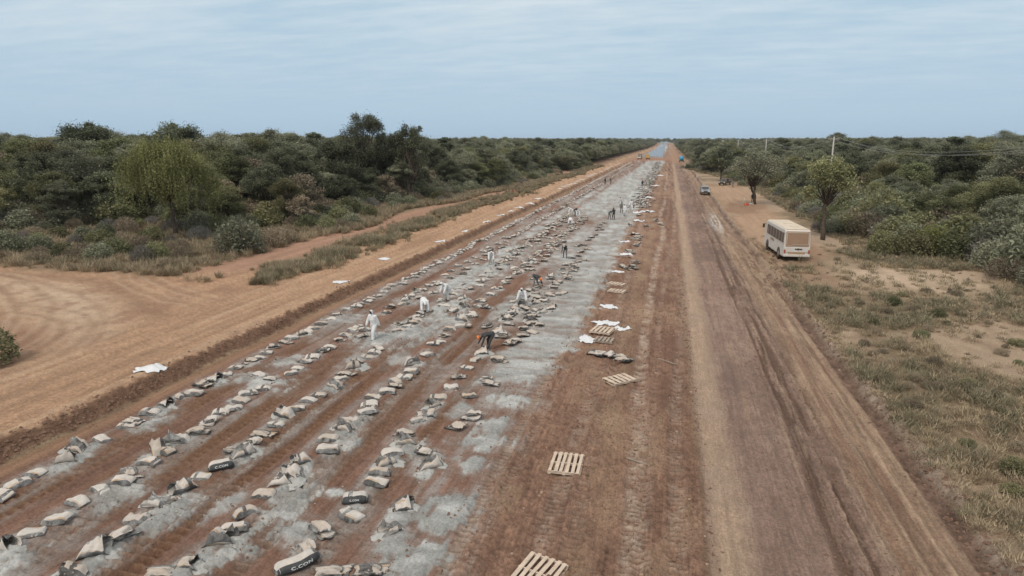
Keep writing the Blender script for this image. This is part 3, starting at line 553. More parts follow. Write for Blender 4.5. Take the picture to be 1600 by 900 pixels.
# three bags whose print can be read
def text_pts(body):
    cu = bpy.data.curves.new('lettering', 'FONT'); cu.body = body; cu.align_x = 'CENTER'; cu.align_y = 'CENTER'; cu.size = 1.0; cu.space_character = 1.08; cu.offset = .02
    ob = bpy.data.objects.new('tmp', cu); me = ob.to_mesh(); bm = bmesh.new(); bm.from_mesh(me); ob.to_mesh_clear(); bpy.data.objects.remove(ob); bpy.data.curves.remove(cu)
    bmesh.ops.triangulate(bm, faces=bm.faces[:])
    for _ in range(2): bmesh.ops.subdivide_edges(bm, edges=[e for e in bm.edges if e.calc_length() > .12], cuts=1)
    bmesh.ops.triangulate(bm, faces=bm.faces[:])
    V = np.array([v.co[:] for v in bm.verts]); bm.verts.index_update(); T = np.array([[v.index for v in f.verts] for f in bm.faces]); bm.free(); return V, T
def lettered_bag(u, v, rz, L, bend, label, tx=.85):
    """plump sack with a black printed side carrying the white letters"""
    x, y = G(u, v); root = empty('printed_cement_bag', (x, y, gz(x, y) - .01), rz); tag(root, label, 'bag', 'cement bags with readable print')
    a = np.linspace(0, 2 * math.pi, 22, endpoint=False); s = np.linspace(-1, 1, 19)
    def surf(S, A, g=0.0):
        pr = np.clip(1 - np.abs(S) ** 6, 0, 1) ** .5; n = .5 * (fbm(S * 2, A * .8, 2, 5) - .5)
        cx = np.cos(A); sy = np.sin(A); rx = .25 * (.35 + .65 * pr) + g; rz_ = .135 * (.12 + .88 * pr) * (1 + n) + g
        return np.stack([S * L / 2, np.sign(cx) * np.abs(cx) ** .8 * rx + bend * (S * S - .4) * .3, np.maximum(.13 * pr + np.sign(sy) * np.abs(sy) ** .8 * rz_ + .01, .004)], -1)
    S, A = np.meshgrid(s, a, indexing='ij'); V = surf(S, A).reshape(-1, 3); na = len(a)
    i = np.arange(len(s) - 1)[:, None] * na; j = np.arange(na)[None, :]; Q = np.stack([i + j, i + (j + 1) % na, i + na + (j + 1) % na, i + na + j], -1).reshape(-1, 4)
    T = np.concatenate([Q[:, [0, 1, 2]], Q[:, [0, 2, 3]]])
    st = np.stack([S, 0.25 * np.sin(A), 0 * S], -1).reshape(-1, 3)
    mobj('paper_body', np_mesh('paper_body', V, T, M_BAG, True, {'st': ('FLOAT_VECTOR', st)}), root)
    # black band on the side that faces -y (angles around pi * 1.0 .. 1.35), wrapped a little proud of the paper
    ab = np.linspace(math.pi * .66, math.pi * 1.24, 9); sb = np.linspace(-.97, .97, 19); S2, A2 = np.meshgrid(sb, ab, indexing='ij')
    mobj('printed_band', np_mesh('printed_band', surf(S2, A2, .004).reshape(-1, 3), grid_tris(19, 9), M_BAND, True), root)
    V, T = text_pts('C.CON'); wv = V[:, 0].max() - V[:, 0].min(); S3 = V[:, 0] / wv * 1.15 * tx; A3 = math.pi * .93 - V[:, 1] * .75 * tx
    mobj('lettering', np_mesh('lettering', surf(S3, A3, .008), T, M_PRINT, False), root)
lettered_bag(466, 884, math.radians(56), 1.2, .5, 'bent cement bag with large white C.CON letters on a black band')
lettered_bag(346, 731, math.radians(42), .84, 0, 'straight cement bag with black C.CON side near a row of dusty bags')
lettered_bag(555, 783, math.radians(22), .82, .1, 'cement bag with grey-black printed side lying behind a plain pale bag', .6)
# the bags too far and too many to tell apart one by one
def bag_mass(name, items, label):
    Vs, Ts, Ss, Mi, n = [], [], [], [], 0
    lo = {'f': [full_bag_me(k + 101, M_BAG, 7, 5) for k in range(4)], 'b': [full_bag_me(k + 111, M_BAG, 7, 5) for k in range(3)], 'c': [crumpled_bag_me(k + 121, M_BAG, 8, 6) for k in range(5)]}
    lo['o'] = lo['c']; cache = {}
    for kk, ms in lo.items():
        for q, me in enumerate(ms):
            V = np.empty(len(me.vertices) * 3, np.float32); me.vertices.foreach_get('co', V); T = np.array([p.vertices[:] for p in me.polygons]); a = np.empty(len(me.vertices) * 3, np.float32); me.attributes['st'].data.foreach_get('vector', a)
            cache[kk, q] = (V.reshape(-1, 3), T, a.reshape(-1, 3))
    xs = np.array([i[1] for i in items]); ys = np.array([i[2] for i in items]); zs = ground(xs, ys)[0]
    for (k, x, y), z in zip(items, zs):
        V, T, a = cache[k, rnd.randrange(len(lo[k]))]; r = math.radians(13 + rnd.gauss(0, 30)); c, s = math.cos(r), math.sin(r); q = rnd.uniform(.9, 1.15)
        W = np.stack([V[:, 0] * c - V[:, 1] * s, V[:, 0] * s + V[:, 1] * c, V[:, 2] * rnd.uniform(.9, 1.2)], -1) * q + (x, y, z - .01)
        Vs.append(W); Ts.append(T + n); n += len(W); Ss.append(a); Mi.append(np.full(len(T), 1 if k == 'b' else 0))
    me = np_mesh(name, np.concatenate(Vs), np.concatenate(Ts), [M_BAG, M_BAGDARK], True, {'st': ('FLOAT_VECTOR', np.concatenate(Ss))}, np.concatenate(Mi))
    return tag(mobj(name, me), label, kind='stuff')
bag_mass('distant_bag_rows', rest, 'far ends of the cement bag rows running along the road bed')
pile = []
for _ in range(620):
    y = 112 + 270 * rnd.random() ** 1.5; pile.append((rnd.choice('ccccf'), -4.9 + rnd.gauss(0, .75) - .0035 * (y - 110), y))
bag_mass('discarded_bag_heap', pile, 'long heap of emptied paper bags along the edge of the grey cement')

# ------------------------------------------------------------------ trees and shrubs
def leaf_quads(P_, size, r, up=.5, stretch=1.0, down=0.0):
    """one small bent leaf spray per point -> V, T"""
    n = len(P_); nrm = r.normal(size=(n, 3)); nrm[:, 2] = np.abs(nrm[:, 2]) + up * 1.7; nrm /= np.linalg.norm(nrm, axis=1)[:, None]
    t = r.normal(size=(n, 3)); t[:, 2] -= down * 2.5; t -= (t * nrm).sum(1)[:, None] * nrm; t /= np.linalg.norm(t, axis=1)[:, None] + 1e-9; b = np.cross(nrm, t)
    sz = size * r.uniform(.6, 1.4, n)[:, None]; tl = t * sz * stretch; bl = b * sz * .55
    V = np.stack([P_ - tl, P_ - bl + nrm * sz * .1, P_ + tl - nrm * sz * .12, P_ + bl + nrm * sz * .1], 1).reshape(-1, 3)
    i = np.arange(n)[:, None] * 4
    return V, np.concatenate([i + np.array([[0, 1, 2]]), i + np.array([[0, 2, 3]])])
def limb(p0, p1, r0, r1, r, wob=.12, k=5):
    p0 = np.asarray(p0, float); p1 = np.asarray(p1, float); t = np.linspace(0, 1, k)[:, None]; L = np.linalg.norm(p1 - p0)
    P_ = p0 + (p1 - p0) * t + r.normal(size=(k, 3)) * wob * L * .35 * (t * (1 - t) * 4); P_[:, 2] += .10 * L * (t * (1 - t) * 4)[:, 0]
    return tube_np(P_, np.linspace(r0, r1, k), 6)
def tree_meshes(seed, h, w, clear, nclump, nleaf, leaf, mat, flat=.55, size=.26, droop=0.0, stems=1, top=1.0, lean=0.0):
    r = np.random.default_rng(seed); tr = Acc(); cr = Acc(); tr_r = .028 * h
    heads = []
    for q in range(stems):
        a = r.uniform(0, 6.28); hd = np.array([math.cos(a) * (.10 * w if stems > 1 else lean * h), math.sin(a) * .08 * w if stems > 1 else 0, clear * h]); heads.append(hd)
        tr.add(*limb((0, 0, -.2), hd, tr_r * (1.0 if stems == 1 else .75), tr_r * .65, r, .10, 6))
    nclump = int(nclump * 1.8)
    for c in range(nclump):
        f = (c + .5) / nclump; a = c * 2.399 + r.uniform(-.5, .5); zz = clear * h + (h - clear * h) * (.18 + .82 * r.random() ** .75)
        zt = (zz - clear * h) / (h - clear * h); prof = math.sqrt(max(.05, 1 - (2 * (zt * top) - .85) ** 2 * .75)); rad = w / 2 * prof * math.sqrt(r.random()) * .92
        ctr = np.array([math.cos(a) * rad, math.sin(a) * rad, zz]) + heads[0] * [1, 1, 0]
        hd = heads[c % len(heads)]; tr.add(*limb(hd * [1, 1, .92], ctr - [0, 0, .1], tr_r * .24, tr_r * .05, r, .22))
        rc = w * r.uniform(.07, .175); n = int(nleaf / nclump * r.uniform(.7, 1.3)); d = r.normal(size=(n, 3)); d /= np.linalg.norm(d, axis=1)[:, None]; d *= (r.random(n) ** .42 * np.where(r.random(n) < .14, 1.55, 1.0))[:, None]
        P_ = d * rc * [1, 1, flat] + r.normal(size=(n, 3)) * .05 * rc
        if droop > 1:                     # hanging strands
            k8 = 12; m8 = n // k8; tp = P_[:m8] * [1.15, 1.15, 1.0]; L8 = droop * r.uniform(.35, 1.0, m8) * (.45 + .55 * np.hypot(ctr[0], ctr[1]) / (w / 2)); f8 = np.linspace(0, 1, k8)
            P_ = (tp[:, None, :] + r.normal(size=(m8, k8, 3)) * .07 - np.array([0, 0, 1.0]) * (L8[:, None] * f8[None])[..., None]).reshape(-1, 3); n = len(P_)
        elif droop > 0:
            P_[:, 2] -= droop * r.random(n) ** 1.3 * (0.4 + np.hypot(P_[:, 0], P_[:, 1]) / rc)
        P_ = P_ + ctr; P_[:, 2] = np.maximum(P_[:, 2], .25)
        tone = np.repeat(r.uniform(.62 if droop > 1 else .75, 1.25) * r.uniform(.84, 1.16, n), 4); V, T = leaf_quads(P_, size, r, .5, 1.0 + min(droop, 1) * .35, droop); cr.add(V, T, tone)
    return tr.mesh('trunk', M_BARK), cr.mesh('crown', mat, False)
def twig_meshes(seed, h, w, n, mat, leafmat, nleaf, size):
    """many-stemmed shrub: real stems plus fine twigs and leaf sprays"""
    r = np.random.default_rng(seed); st = Acc(); cr = Acc()
    for q in range(9):
        a = r.uniform(0, 6.28); rd = w / 2 * r.uniform(.3, .8); st.add(*limb((r.normal() * .1, r.normal() * .1, -.1), (math.cos(a) * rd, math.sin(a) * rd, h * r.uniform(.6, .95)), .035, .008, r, .2))
    a = r.uniform(0, 6.28, n); rd = w / 2 * np.sqrt(r.random(n)); zt = h * (.15 + .85 * r.random(n)) * np.sqrt(np.clip(1 - (rd / (w / 2)) ** 2 * .75, .1, 1))
    base = np.stack([np.cos(a) * rd, np.sin(a) * rd, zt], -1); d = r.normal(size=(n, 3)) * .6 + base / (np.linalg.norm(base, axis=1)[:, None] + .1); d[:, 2] += .5; d /= np.linalg.norm(d, axis=1)[:, None]
    L = r.uniform(.25, .6, n)[:, None] * h * .35; sd_ = np.cross(d, r.normal(size=(n, 3))); sd_ /= np.linalg.norm(sd_, axis=1)[:, None] + 1e-9; wv = r.uniform(.012, .03, n)[:, None]
    V = np.stack([base - sd_ * wv, base + sd_ * wv, base + d * L], 1).reshape(-1, 3); T = np.arange(3 * n).reshape(-1, 3); cr.add(V, T, np.repeat(r.uniform(.7, 1.3, n), 3))
    if nleaf:
        m = nleaf; k = r.integers(0, n, m); P_ = base[k] + r.normal(size=(m, 3)) * .16; P_[:, 2] = np.maximum(P_[:, 2], .05); V, T = leaf_quads(P_, size, r, .4); cr.add(V, T, np.repeat(r.uniform(.65, 1.3, m), 4))
    return st.mesh('stem', M_BARK), cr.mesh('foliage', leafmat, False)
TREES = {                                     # name, look, meshes
 'grey': [('thorn_tree', tree_meshes(300 + k, 7.6 + .5 * k, 8.0 + .6 * (k % 3), .24, 26, 17000, .26, M_LEAF_GREY, .55, .105) ) for k in range(4)],
 'olive': [('leafy_tree', tree_meshes(320 + k, 7.4 + .5 * k, 7.0 + .5 * k, .20, 24, 17000, .26, M_LEAF_OLIVE, .68, .105)) for k in range(3)],
 'dark': [('thorn_tree', tree_meshes(340 + k, 8.0 + .6 * k, 7.6, .22, 22, 16000, .26, M_LEAF_DARK, .6, .11)) for k in range(2)],
 'dryt': [('thorn_tree', tree_meshes(350, 6.2, 6.6, .22, 22, 5200, .24, M_TWIG_DRY, .6, .13))],
}
SHRUBS = {
 'green': [('green_shrub', twig_meshes(400 + k, 2.5, 3.4, 500, None, M_LEAF_OLIVE, 2000, .12)) for k in range(2)],
 'grey': [('grey_shrub', twig_meshes(410 + k, 2.6, 3.2, 600, None, M_LEAF_GREY, 1900, .12)) for k in range(2)],
 'dry': [('dry_shrub', twig_meshes(420 + k, 2.0, 3.0, 1900, None, M_TWIG_DRY, 650, .09)) for k in range(2)],
 'bare': [('bare_shrub', twig_meshes(430 + k, 1.9, 3.0, 2400, None, M_TWIG_GREY, 0, .1)) for k in range(2)],
 'yellow': [('yellow_green_shrub', twig_meshes(440, 2.6, 3.3, 300, None, M_LEAF_BRIGHT, 2300, .12))],
}
def plant(name, meshes, names, x, y, s, rz, label, cat, group, sz=1.0):
    root = empty(name, (x, y, gz(x, y)), rz); root.scale = (s, s, s * sz)
    mobj(names[0], meshes[0], root); mobj(names[1], meshes[1], root)
    return tag(root, label, cat, group)
# --- individual trees that stand out
wt = tree_meshes(501, 10.9, 11.0, .42, 40, 38000, .2, M_LEAF_WILLOW, .7, .085, 3.8)
x, y = G(275, 378); plant('weeping_tree', wt, ('trunk', 'crown'), x, y, 1.0, .4, 'tall yellow-green weeping tree with bare trunk beside the dirt junction', 'tree', None)
tt = tree_meshes(503, 15.2, 8.6, .22, 30, 20000, .25, M_LEAF_DARK, .95, .115, .5, 2, .92); plant('tall_tree', tt, ('trunk', 'crown'), -52.5, 108, 1.0, .3, 'tallest dark tree with feathery rounded top clumps rising above the forest', 'tree', None)
tt2 = tree_meshes(504, 13.6, 6.6, .24, 22, 14000, .25, M_LEAF_DARK, .95, .115, .5, 2, .92); plant('tall_tree', tt2, ('trunk', 'crown'), -45.5, 110, 1.0, 1.3, 'narrower tall dark tree standing next to the tallest tree', 'tree', None); plant('tall_tree', tt2, ('trunk', 'crown'), -49.3, 112, .92, 4.0, 'shortest of three tall dark trees, standing between the other two', 'tree', None)
rt = tree_meshes(505, 9.4, 6.2, .44, 20, 6500, .22, M_LEAF_OLIVE, .6, .12, .8, 1); x, y = G(1285, 377); plant('roadside_tree', rt, ('trunk', 'crown'), x, y, 1.0, .2, 'lone drooping olive tree with bare trunk just behind the bus', 'tree', None)
rt2 = tree_meshes(506, 9.6, 10.5, .34, 26, 7000, .24, M_LEAF_GREY, .45, .14, .2, 2, 1.0); x, y = G(1180, 320); plant('roadside_tree', rt2, ('trunk', 'crown'), x, y, 1.0, 2.2, 'spreading forked tree shading the lay-by beside the parked vehicles', 'tree', None)
rt3 = tree_meshes(507, 9.0, 8.5, .28, 22, 4200, .24, M_LEAF_DARK, .5, .20); x, y = G(1126, 284.5); plant('roadside_tree', rt3, ('trunk', 'crown'), x, y, 1.0, 0, 'dark leafless-looking tree directly behind the dark pickup', 'tree', None)
ut = tree_meshes(508, 12.6, 9.0, .72, 15, 2600, .24, M_LEAF_GREY, .35, .22); plant('umbrella_tree', ut, ('trunk', 'crown'), 82, 165, 1.0, 0, 'flat-topped umbrella tree rising above the forest beyond the power line', 'tree', None)
ut2 = tree_meshes(509, 12.4, 6.5, .62, 14, 2500, .24, M_LEAF_DARK, .5, .22); plant('emergent_tree', ut2, ('trunk', 'crown'), -104, 76, 1.12, 0, 'dark tree with split top above the forest beyond the dirt junction', 'tree', None)
for k_, (ex, ey, es) in enumerate([(-118, 118, .95), (-96, 135, .98), (-88, 150, 1.0), (-72, 150, .92), (-60, 170, .95), (-130, 150, 1.1), (60, 160, .95), (95, 190, 1.05), (50, 210, .95), (118, 170, 1.08), (38, 240, .95)]):
    plant('umbrella_tree', ut if k_ % 2 else ut2, ('trunk', 'crown'), ex, ey, es, k_ * 1.1, 'thin-topped tree poking above the forest canopy ' + ('behind the tallest trees' if ex < 0 else 'beyond the power line'), 'tree', 'trees poking above the canopy ' + ('behind the tallest trees' if ex < 0 else 'beyond the power line'))
# --- the wood on both sides: jittered grid, front ranks are single trees, the rest one mass
def inwood(x, y):
    if x < 0:
        e = -43.5 + 2.2 * math.sin(y * .05) + 1.5 * math.sin(y * .17 + 1) + (4.5 if y > 120 else 0) * min(1, (y - 120) / 80)
        return min(e - x, .9 * (y - (69 if x > -68 else 60) + 3 * math.sin(x * .3)))
    e = 23.0 + 2 * math.sin(y * .06) + 1.2 * math.sin(y * .21)
    if y < 75: e += (75 - y) * .28
    if y > 130: e += 1.5 - min(12.5, max(0, y - 185) * .12)
    return x - e
spots = []
for gx in np.arange(-330, 300, 5.2):
    for gy in np.arange(22, 420, 5.2):
        x = gx + rnd.uniform(-2.2, 2.2); y = gy + rnd.uniform(-2.2, 2.2); d = inwood(x, y)
        ang = math.atan2(x, y) + YAW
        if d < (1.5 if x < 0 else 6 if y < 130 else 2) or abs(ang) > .84: continue
        if x > 0 and abs(math.hypot(x - 82, y - 165)) < 3: continue
        spots.append((math.hypot(x, y), x, y, d))
spots.sort()
LM = [(-62, 62, 'near the weeping tree'), (-95, 70, 'beyond the dirt junction'), (-120, 100, 'deep behind the dirt junction'), (-50, 108, 'around the two tallest trees'), (-90, 125, 'deep behind the tallest trees'), (-45, 150, 'across the lane from the red-jacketed pair'), (-80, 185, 'deep behind the red-jacketed pair'), (-42, 230, 'far along the left dirt lane'),
      (30, 72, 'behind the lone tree by the bus'), (45, 55, 'behind the sandy bank'), (28, 118, 'around the first power pole'), (55, 95, 'deep behind the sandy bank'), (70, 150, 'around the umbrella tree'), (24, 160, 'behind the dark pickup'), (26, 205, 'around the second power pole'), (20, 270, 'beside the far haul road')]
def SIDE(x, y): return min((m for m in LM if (m[0] < 0) == (x < 0)), key=lambda m: math.hypot(m[0] - x, m[1] - y))[2]
def SIZE(s): return 'low' if s < .72 else 'tall' if s > .98 else 'medium'
TL = {'grey': 'broad grey-green thorn tree', 'olive': 'rounded olive-green tree', 'dark': 'dense dark green thorn tree', 'dryt': 'brownish half-dry thorn tree'}
back = []; ntree = 0; gz_fill([(p[1], p[2]) for p in spots[:300]]); SXY = np.array([(p[1], p[2]) for p in spots]); TQ = fbm(SXY[:, 0] * .03, SXY[:, 1] * .03, 2, 91); TV = vn(SXY[:, 0] * .02, SXY[:, 1] * .02, 95)
for si, (r_, x, y, d) in enumerate(spots):
    q = TQ[si] + rnd.uniform(-.25, .25)
    kd = 'dryt' if rnd.random() < .07 else ('olive' if q > .56 else ('dark' if q < .40 else 'grey'))
    s = rnd.uniform(.72, 1.12) * (.62 + .38 * min(1, d / 9)) * (.9 + .25 * TV[si]) * (1 + (.24 if x < 0 else .24) * min(1, max(0, (d - 8) / 30)))
    s *= .95 if x < 0 else .92
    if rnd.random() < .05: s *= 1.18
    if 19 < x < 36 and 88 < y < 118: s *= .62
    elif x > 0 and y < 112 and d < 24: s *= .66
    if ntree < 292:
        nm, ms = rnd.choice(TREES[kd]); plant(nm, ms, ('trunk', 'crown'), x, y, s, rnd.uniform(0, 6.28), SIZE(s) + ' ' + TL[kd] + ' ' + SIDE(x, y), 'tree', SIZE(s) + ' ' + kd + ' trees ' + SIDE(x, y), rnd.uniform(.85, 1.15)); ntree += 1
    else: back.append((x, y, s * 1.0))
for s_ in np.geomspace(1, 9, 60):                                   # ranks out to the horizon
    r0 = 330 * s_
    for _ in range(150):
        a = rnd.uniform(-.84, .84) - YAW; r1 = r0 * rnd.uniform(.97, 1.03); x, y = r1 * math.sin(a), r1 * math.cos(a)
        if -40 - .01 * (y - 400) < x < 14 and y > 0: 
            if y < 1900: continue
        back.append((x, y, rnd.uniform(.9, 1.25) * (1 + .10 * s_)))
# both sides of the road close up towards the vanishing point
for y in np.arange(240, 1900, 4.0):
    for sd_, e in ((-1, -38), (1, 13)):
        for kx in (0, 5, 10): back.append((e + sd_ * (kx + rnd.uniform(0, 4)), y + rnd.uniform(-2, 2), rnd.uniform(.75, 1.05)))
def scatter_nodes(name, pts, sources, label):
    P_ = np.array(pts); z = ground(P_[:, 0], P_[:, 1])[0]
    me = bpy.data.meshes.new(name); me.vertices.add(len(P_)); me.vertices.foreach_set('co', np.stack([P_[:, 0], P_[:, 1], z], -1).astype(np.float32).ravel())
    a = me.attributes.new('size', 'FLOAT', 'POINT'); a.data.foreach_set('value', P_[:, 2].astype(np.float32))
    ob = mobj(name, me); ng = bpy.data.node_groups.new(name, 'GeometryNodeTree')
    ng.interface.new_socket('Geometry', in_out='INPUT', socket_type='NodeSocketGeometry'); ng.interface.new_socket('Geometry', in_out='OUTPUT', socket_type='NodeSocketGeometry')
    N = ng.nodes; L = ng.links; gi = N.new('NodeGroupInput'); go = N.new('NodeGroupOutput'); iop = N.new('GeometryNodeInstanceOnPoints'); jg = N.new('GeometryNodeJoinGeometry')
    for src in sources:
        oi = N.new('GeometryNodeObjectInfo'); oi.transform_space = 'ORIGINAL'; oi.inputs['Object'].default_value = src; oi.inputs['As Instance'].default_value = True; L.new(oi.outputs['Geometry'], jg.inputs[0])
    L.new(gi.outputs[0], iop.inputs['Points']); L.new(jg.outputs[0], iop.inputs['Instance']); iop.inputs['Pick Instance'].default_value = True
    ri = N.new('FunctionNodeRandomValue'); ri.data_type = 'INT'; ri.inputs[4].default_value = 0; ri.inputs[5].default_value = len(sources) - 1; L.new(ri.outputs[2], iop.inputs['Instance Index'])
    rr = N.new('FunctionNodeRandomValue'); rr.data_type = 'FLOAT'; rr.inputs[3].default_value = 6.28; rr.inputs['Seed'].default_value = 3; cx = N.new('ShaderNodeCombineXYZ'); L.new(rr.outputs[1], cx.inputs[2]); L.new(cx.outputs[0], iop.inputs['Rotation'])
    na = N.new('GeometryNodeInputNamedAttribute'); na.data_type = 'FLOAT'; na.inputs[0].default_value = 'size'; L.new(na.outputs[0], iop.inputs['Scale'])
    L.new(iop.outputs[0], go.inputs[0]); md = ob.modifiers.new('scatter', 'NODES'); md.node_group = ng
    return tag(ob, label, kind='stuff')
def first_objs(names, meshes):
    out = []
    for m in meshes:
        out += [o for o in bpy.data.objects if o.data == m][:1]
    return out
scatter_nodes('forest', back, first_objs(None, [ms[1] for k in ('grey', 'olive', 'dark', 'grey') for _, ms in TREES[k]]), 'dense low thorn forest stretching to the horizon on both sides')
# --- shrubs along the wood's edge and between the trees
SL = {'green': 'olive-green leafy shrub', 'grey': 'grey-green fine-leaved shrub', 'dry': 'dry tan-brown shrub', 'bare': 'leafless grey-purple shrub of bare twigs', 'yellow': 'bright yellow-green shrub'}
sp = []
for gx in np.arange(-150, 90, 2.3):
    for gy in np.arange(22, 330, 2.3):
        x = gx + rnd.uniform(-1, 1); y = gy + rnd.uniform(-1, 1); d = inwood(x, y); lim = (-4.0 if y > 69 else -22) if x < 0 else -3.5
        if x < 0 and (y < 45 or x > -39.3 + (4.5 * min(1, (y - 120) / 80) if y > 120 else 0)): continue
        if abs(math.atan2(x, y) + YAW) > .80 or d < lim or d > 16: continue
        if x > 0 and (y < 66 and d < 0 or math.hypot(x - 17.6, y - 78) < 6): continue
        if rnd.random() > (.8 if d > -1 else .42 if d > -4 else .60): continue
        sp.append((math.hypot(x, y), x, y, d))
sp.sort(); more_sh = []; ns = 0; gz_fill([(p[1], p[2]) for p in sp[:300]])
for r_, x, y, d in sp:
    q = rnd.random(); kd = ('green' if q < .30 else 'grey' if q < .58 else 'dry' if q < .80 else 'bare' if q < .95 else 'yellow') if d > 1 or x > 0 else ('green' if q < .24 else 'grey' if q < .44 else 'dry' if q < .84 else 'bare' if q < .97 else 'yellow')
    s = rnd.uniform(.55, 1.15) * max(.75, .7 + .3 * min(1, (d + 4) / 6)) * (1.25 if d > 2 else 1) * (1.25 if x > 0 and d > 0 else 1)
    if ns < 240:
        nm, ms = rnd.choice(SHRUBS[kd]); plant(nm, ms, ('stem', 'foliage'), x, y, s, rnd.uniform(0, 6.28), ('small ' if s < .75 else 'large ' if s > 1.1 else '') + SL[kd] + ' ' + SIDE(x, y), 'shrub', ('small ' if s < .75 else 'large ' if s > 1.1 else '') + kd + ' shrubs ' + SIDE(x, y), rnd.uniform(.8, 1.2)); ns += 1
    else: more_sh.append((x, y, s))
for lab, u, v, s, kd in [('round dark bush on the red loam inside the junction bend', -18, 577, .75, 'green'), ('bright yellow-green bush in front of the forest trees', 140, 330, 1.3, 'yellow'),
                         ('low dark green bush on the sandy bank beyond the lay-by', 1580, 430, .9, 'green'), ('big rounded grey bush beside the dirt lane', 375, 400, 1.35, 'grey')]:
    x, y = G(u, v); nm, ms = SHRUBS[kd][0]; plant(nm, ms, ('stem', 'foliage'), x, y, s, 1.0, lab, 'shrub', None)
for k_ in range(70):
    u_, v_ = (rnd.uniform(1290, 1600), rnd.uniform(455, 560)) if k_ < 34 else (rnd.uniform(1330, 1600), rnd.uniform(560, 800)); x, y = G(u_, v_)
    if x < 10.5: continue
    kd = rnd.choice(('green', 'dry', 'dry')); nm, ms = rnd.choice(SHRUBS[kd]); plant(nm, ms, ('stem', 'foliage'), x, y, rnd.uniform(.10, .30), rnd.uniform(0, 6), 'knee-high ' + SL[kd] + ' on the sandy verge ' + ('near the bus' if v_ < 560 else 'beside the haul road edge'), 'shrub', 'knee-high ' + kd + ' shrubs ' + ('near the bus' if v_ < 560 else 'by the haul road'), rnd.uniform(.6, .9))
scatter_nodes('undergrowth', more_sh, first_objs(None, [ms[1] for k in ('green', 'grey', 'dry', 'bare', 'grey') for _, ms in SHRUBS[k]]), 'tangled shrub undergrowth filling the gaps of the wood')

# ------------------------------------------------------------------ grass
def grass_field(name, pts, label, mat, hh, tangle=.3):
    r = np.random.default_rng(5); P_ = np.array(pts); n = len(P_); z = ground(P_[:, 0], P_[:, 1])[0]; k = 64
    c = np.repeat(np.stack([P_[:, 0], P_[:, 1], z - .02], -1), k, 0); s = np.repeat(P_[:, 2], k); N = n * k
    a = r.uniform(0, 6.28, N); rd = r.random(N) ** .6 * .34 * s; base = c + np.stack([np.cos(a) * rd, np.sin(a) * rd, 0 * a], -1)
    h = hh * s * r.uniform(.45, 1.2, N); base[:, 2] += h * r.random(N) * tangle; h = h * (1 - .45 * tangle); ln = r.uniform(.1, .75 + .8 * tangle, N) * h; a2 = a + r.normal(size=N) * .7; tip = base + np.stack([np.cos(a2) * ln, np.sin(a2) * ln, h], -1)
    w = .0085 * r.uniform(.7, 1.6, N) * (1 + np.hypot(c[:, 0], c[:, 1]) / 50); sx = np.stack([-np.sin(a2) * w, np.cos(a2) * w, 0 * a], -1)
    V = np.stack([base - sx, base + sx, tip], 1).reshape(-1, 3); tone = np.repeat(np.repeat(r.uniform(.7, 1.3, n), k) * r.uniform(.7, 1.3, N), 3)
    return tag(mobj(name, np_mesh(name, V, np.arange(3 * N).reshape(-1, 3), mat, False, {'tone': ('FLOAT', tone)})), label, kind='stuff')
ga, gb, gc, gd = [], [], [], []
N_ = 20000; gy_ = 12 + 75 * NR.random(N_) ** 1.25; gx_ = 9.2 + NR.random(N_) * (9 + .62 * gy_); gv_ = fbm(gx_ * .16 + 4, gy_ * .13, 4, 21); gw_ = fbm(gx_ * .8, gy_ * .55, 2, 23)
gq_ = (1 - smooth(.44, .57, gv_)) * (.30 + .70 * smooth(.35, .6, gw_)); gs_ = np.exp(-((gx_ - 19 - .22 * (gy_ - 55)) / 7) ** 2) * np.exp(-((gy_ - 58 + .35 * (gx_ - 19)) / 6.5) ** 2)
gq_ = np.where((gy_ > 60) & (gx_ < 17), 0, gq_); gq_ = np.where(gx_ < 10.4, np.where(gy_ < 55, np.maximum(gq_, .5), gq_ * .4), gq_) * (1 - .85 * np.minimum(1, gs_ * 1.3))
for x, y, v, q in zip(gx_, gy_, gv_, gq_):
    if rnd.random() < q * .8 + .05: (gb if (v < .40 and rnd.random() < .6) or rnd.random() < .12 else ga).append((x, y, rnd.uniform(.4, 1.35)))
N_ = 6500; gy_ = 42 + 260 * NR.random(N_) ** 1.7; gx_ = -31.7 + NR.normal(size=N_) * 1.15 - .8 * np.sin(gy_ * .08) - .9 * np.exp(-(gy_ - 42) / 4); gv_ = vn(gx_ * .7, gy_ * .35, 77)
for x, y, q in zip(gx_, gy_, gv_):
    if q > .36: (gc if rnd.random() < (.15 if x < -31.7 else .55) else gd).append((x, y, rnd.uniform(.4, 1.0) + 1.1 * max(0, q - .45)))
for _ in range(8000):
    y = 26 + 190 * rnd.random() ** 1.5; d = rnd.uniform(-6.5, 3); e = -43.5 + 2.2 * math.sin(y * .05) + 1.5 * math.sin(y * .17 + 1) + (4.5 if y > 120 else 0) * min(1, (y - 120) / 80);
    if y < 69: continue
    (gd if rnd.random() < .82 else gc).append((e - d, y, rnd.uniform(.5, 1.3)))
for _ in range(3200):
    y = 43.0 + 27 * rnd.random() ** 1.2; x = -38.5 - 62 * rnd.random() ** 1.1
    if math.sin(x * .55) + math.sin(x * .23 + 1) + rnd.gauss(0, .8) > (y - 43) * .9: continue
    (gd if rnd.random() < .85 else gc).append((x, y, rnd.uniform(.5, 1.3)))
for _ in range(2500):
    y = 62 + 220 * rnd.random() ** 1.4; x = 23.5 - min(12, max(0, (y - 185) * .12)) + rnd.uniform(-4.5, 3); (ga if rnd.random() < .6 else gb).append((x, y, rnd.uniform(.7, 1.6)))
grass_field('dry_verge_grass', ga, 'dry brown grass tufts on the sandy right verge', M_GRASS, .24, .8); grass_field('green_verge_weeds', gb, 'grey-green weeds in patches on the sandy right verge', M_GRASS_GREEN, .36, 1.0)
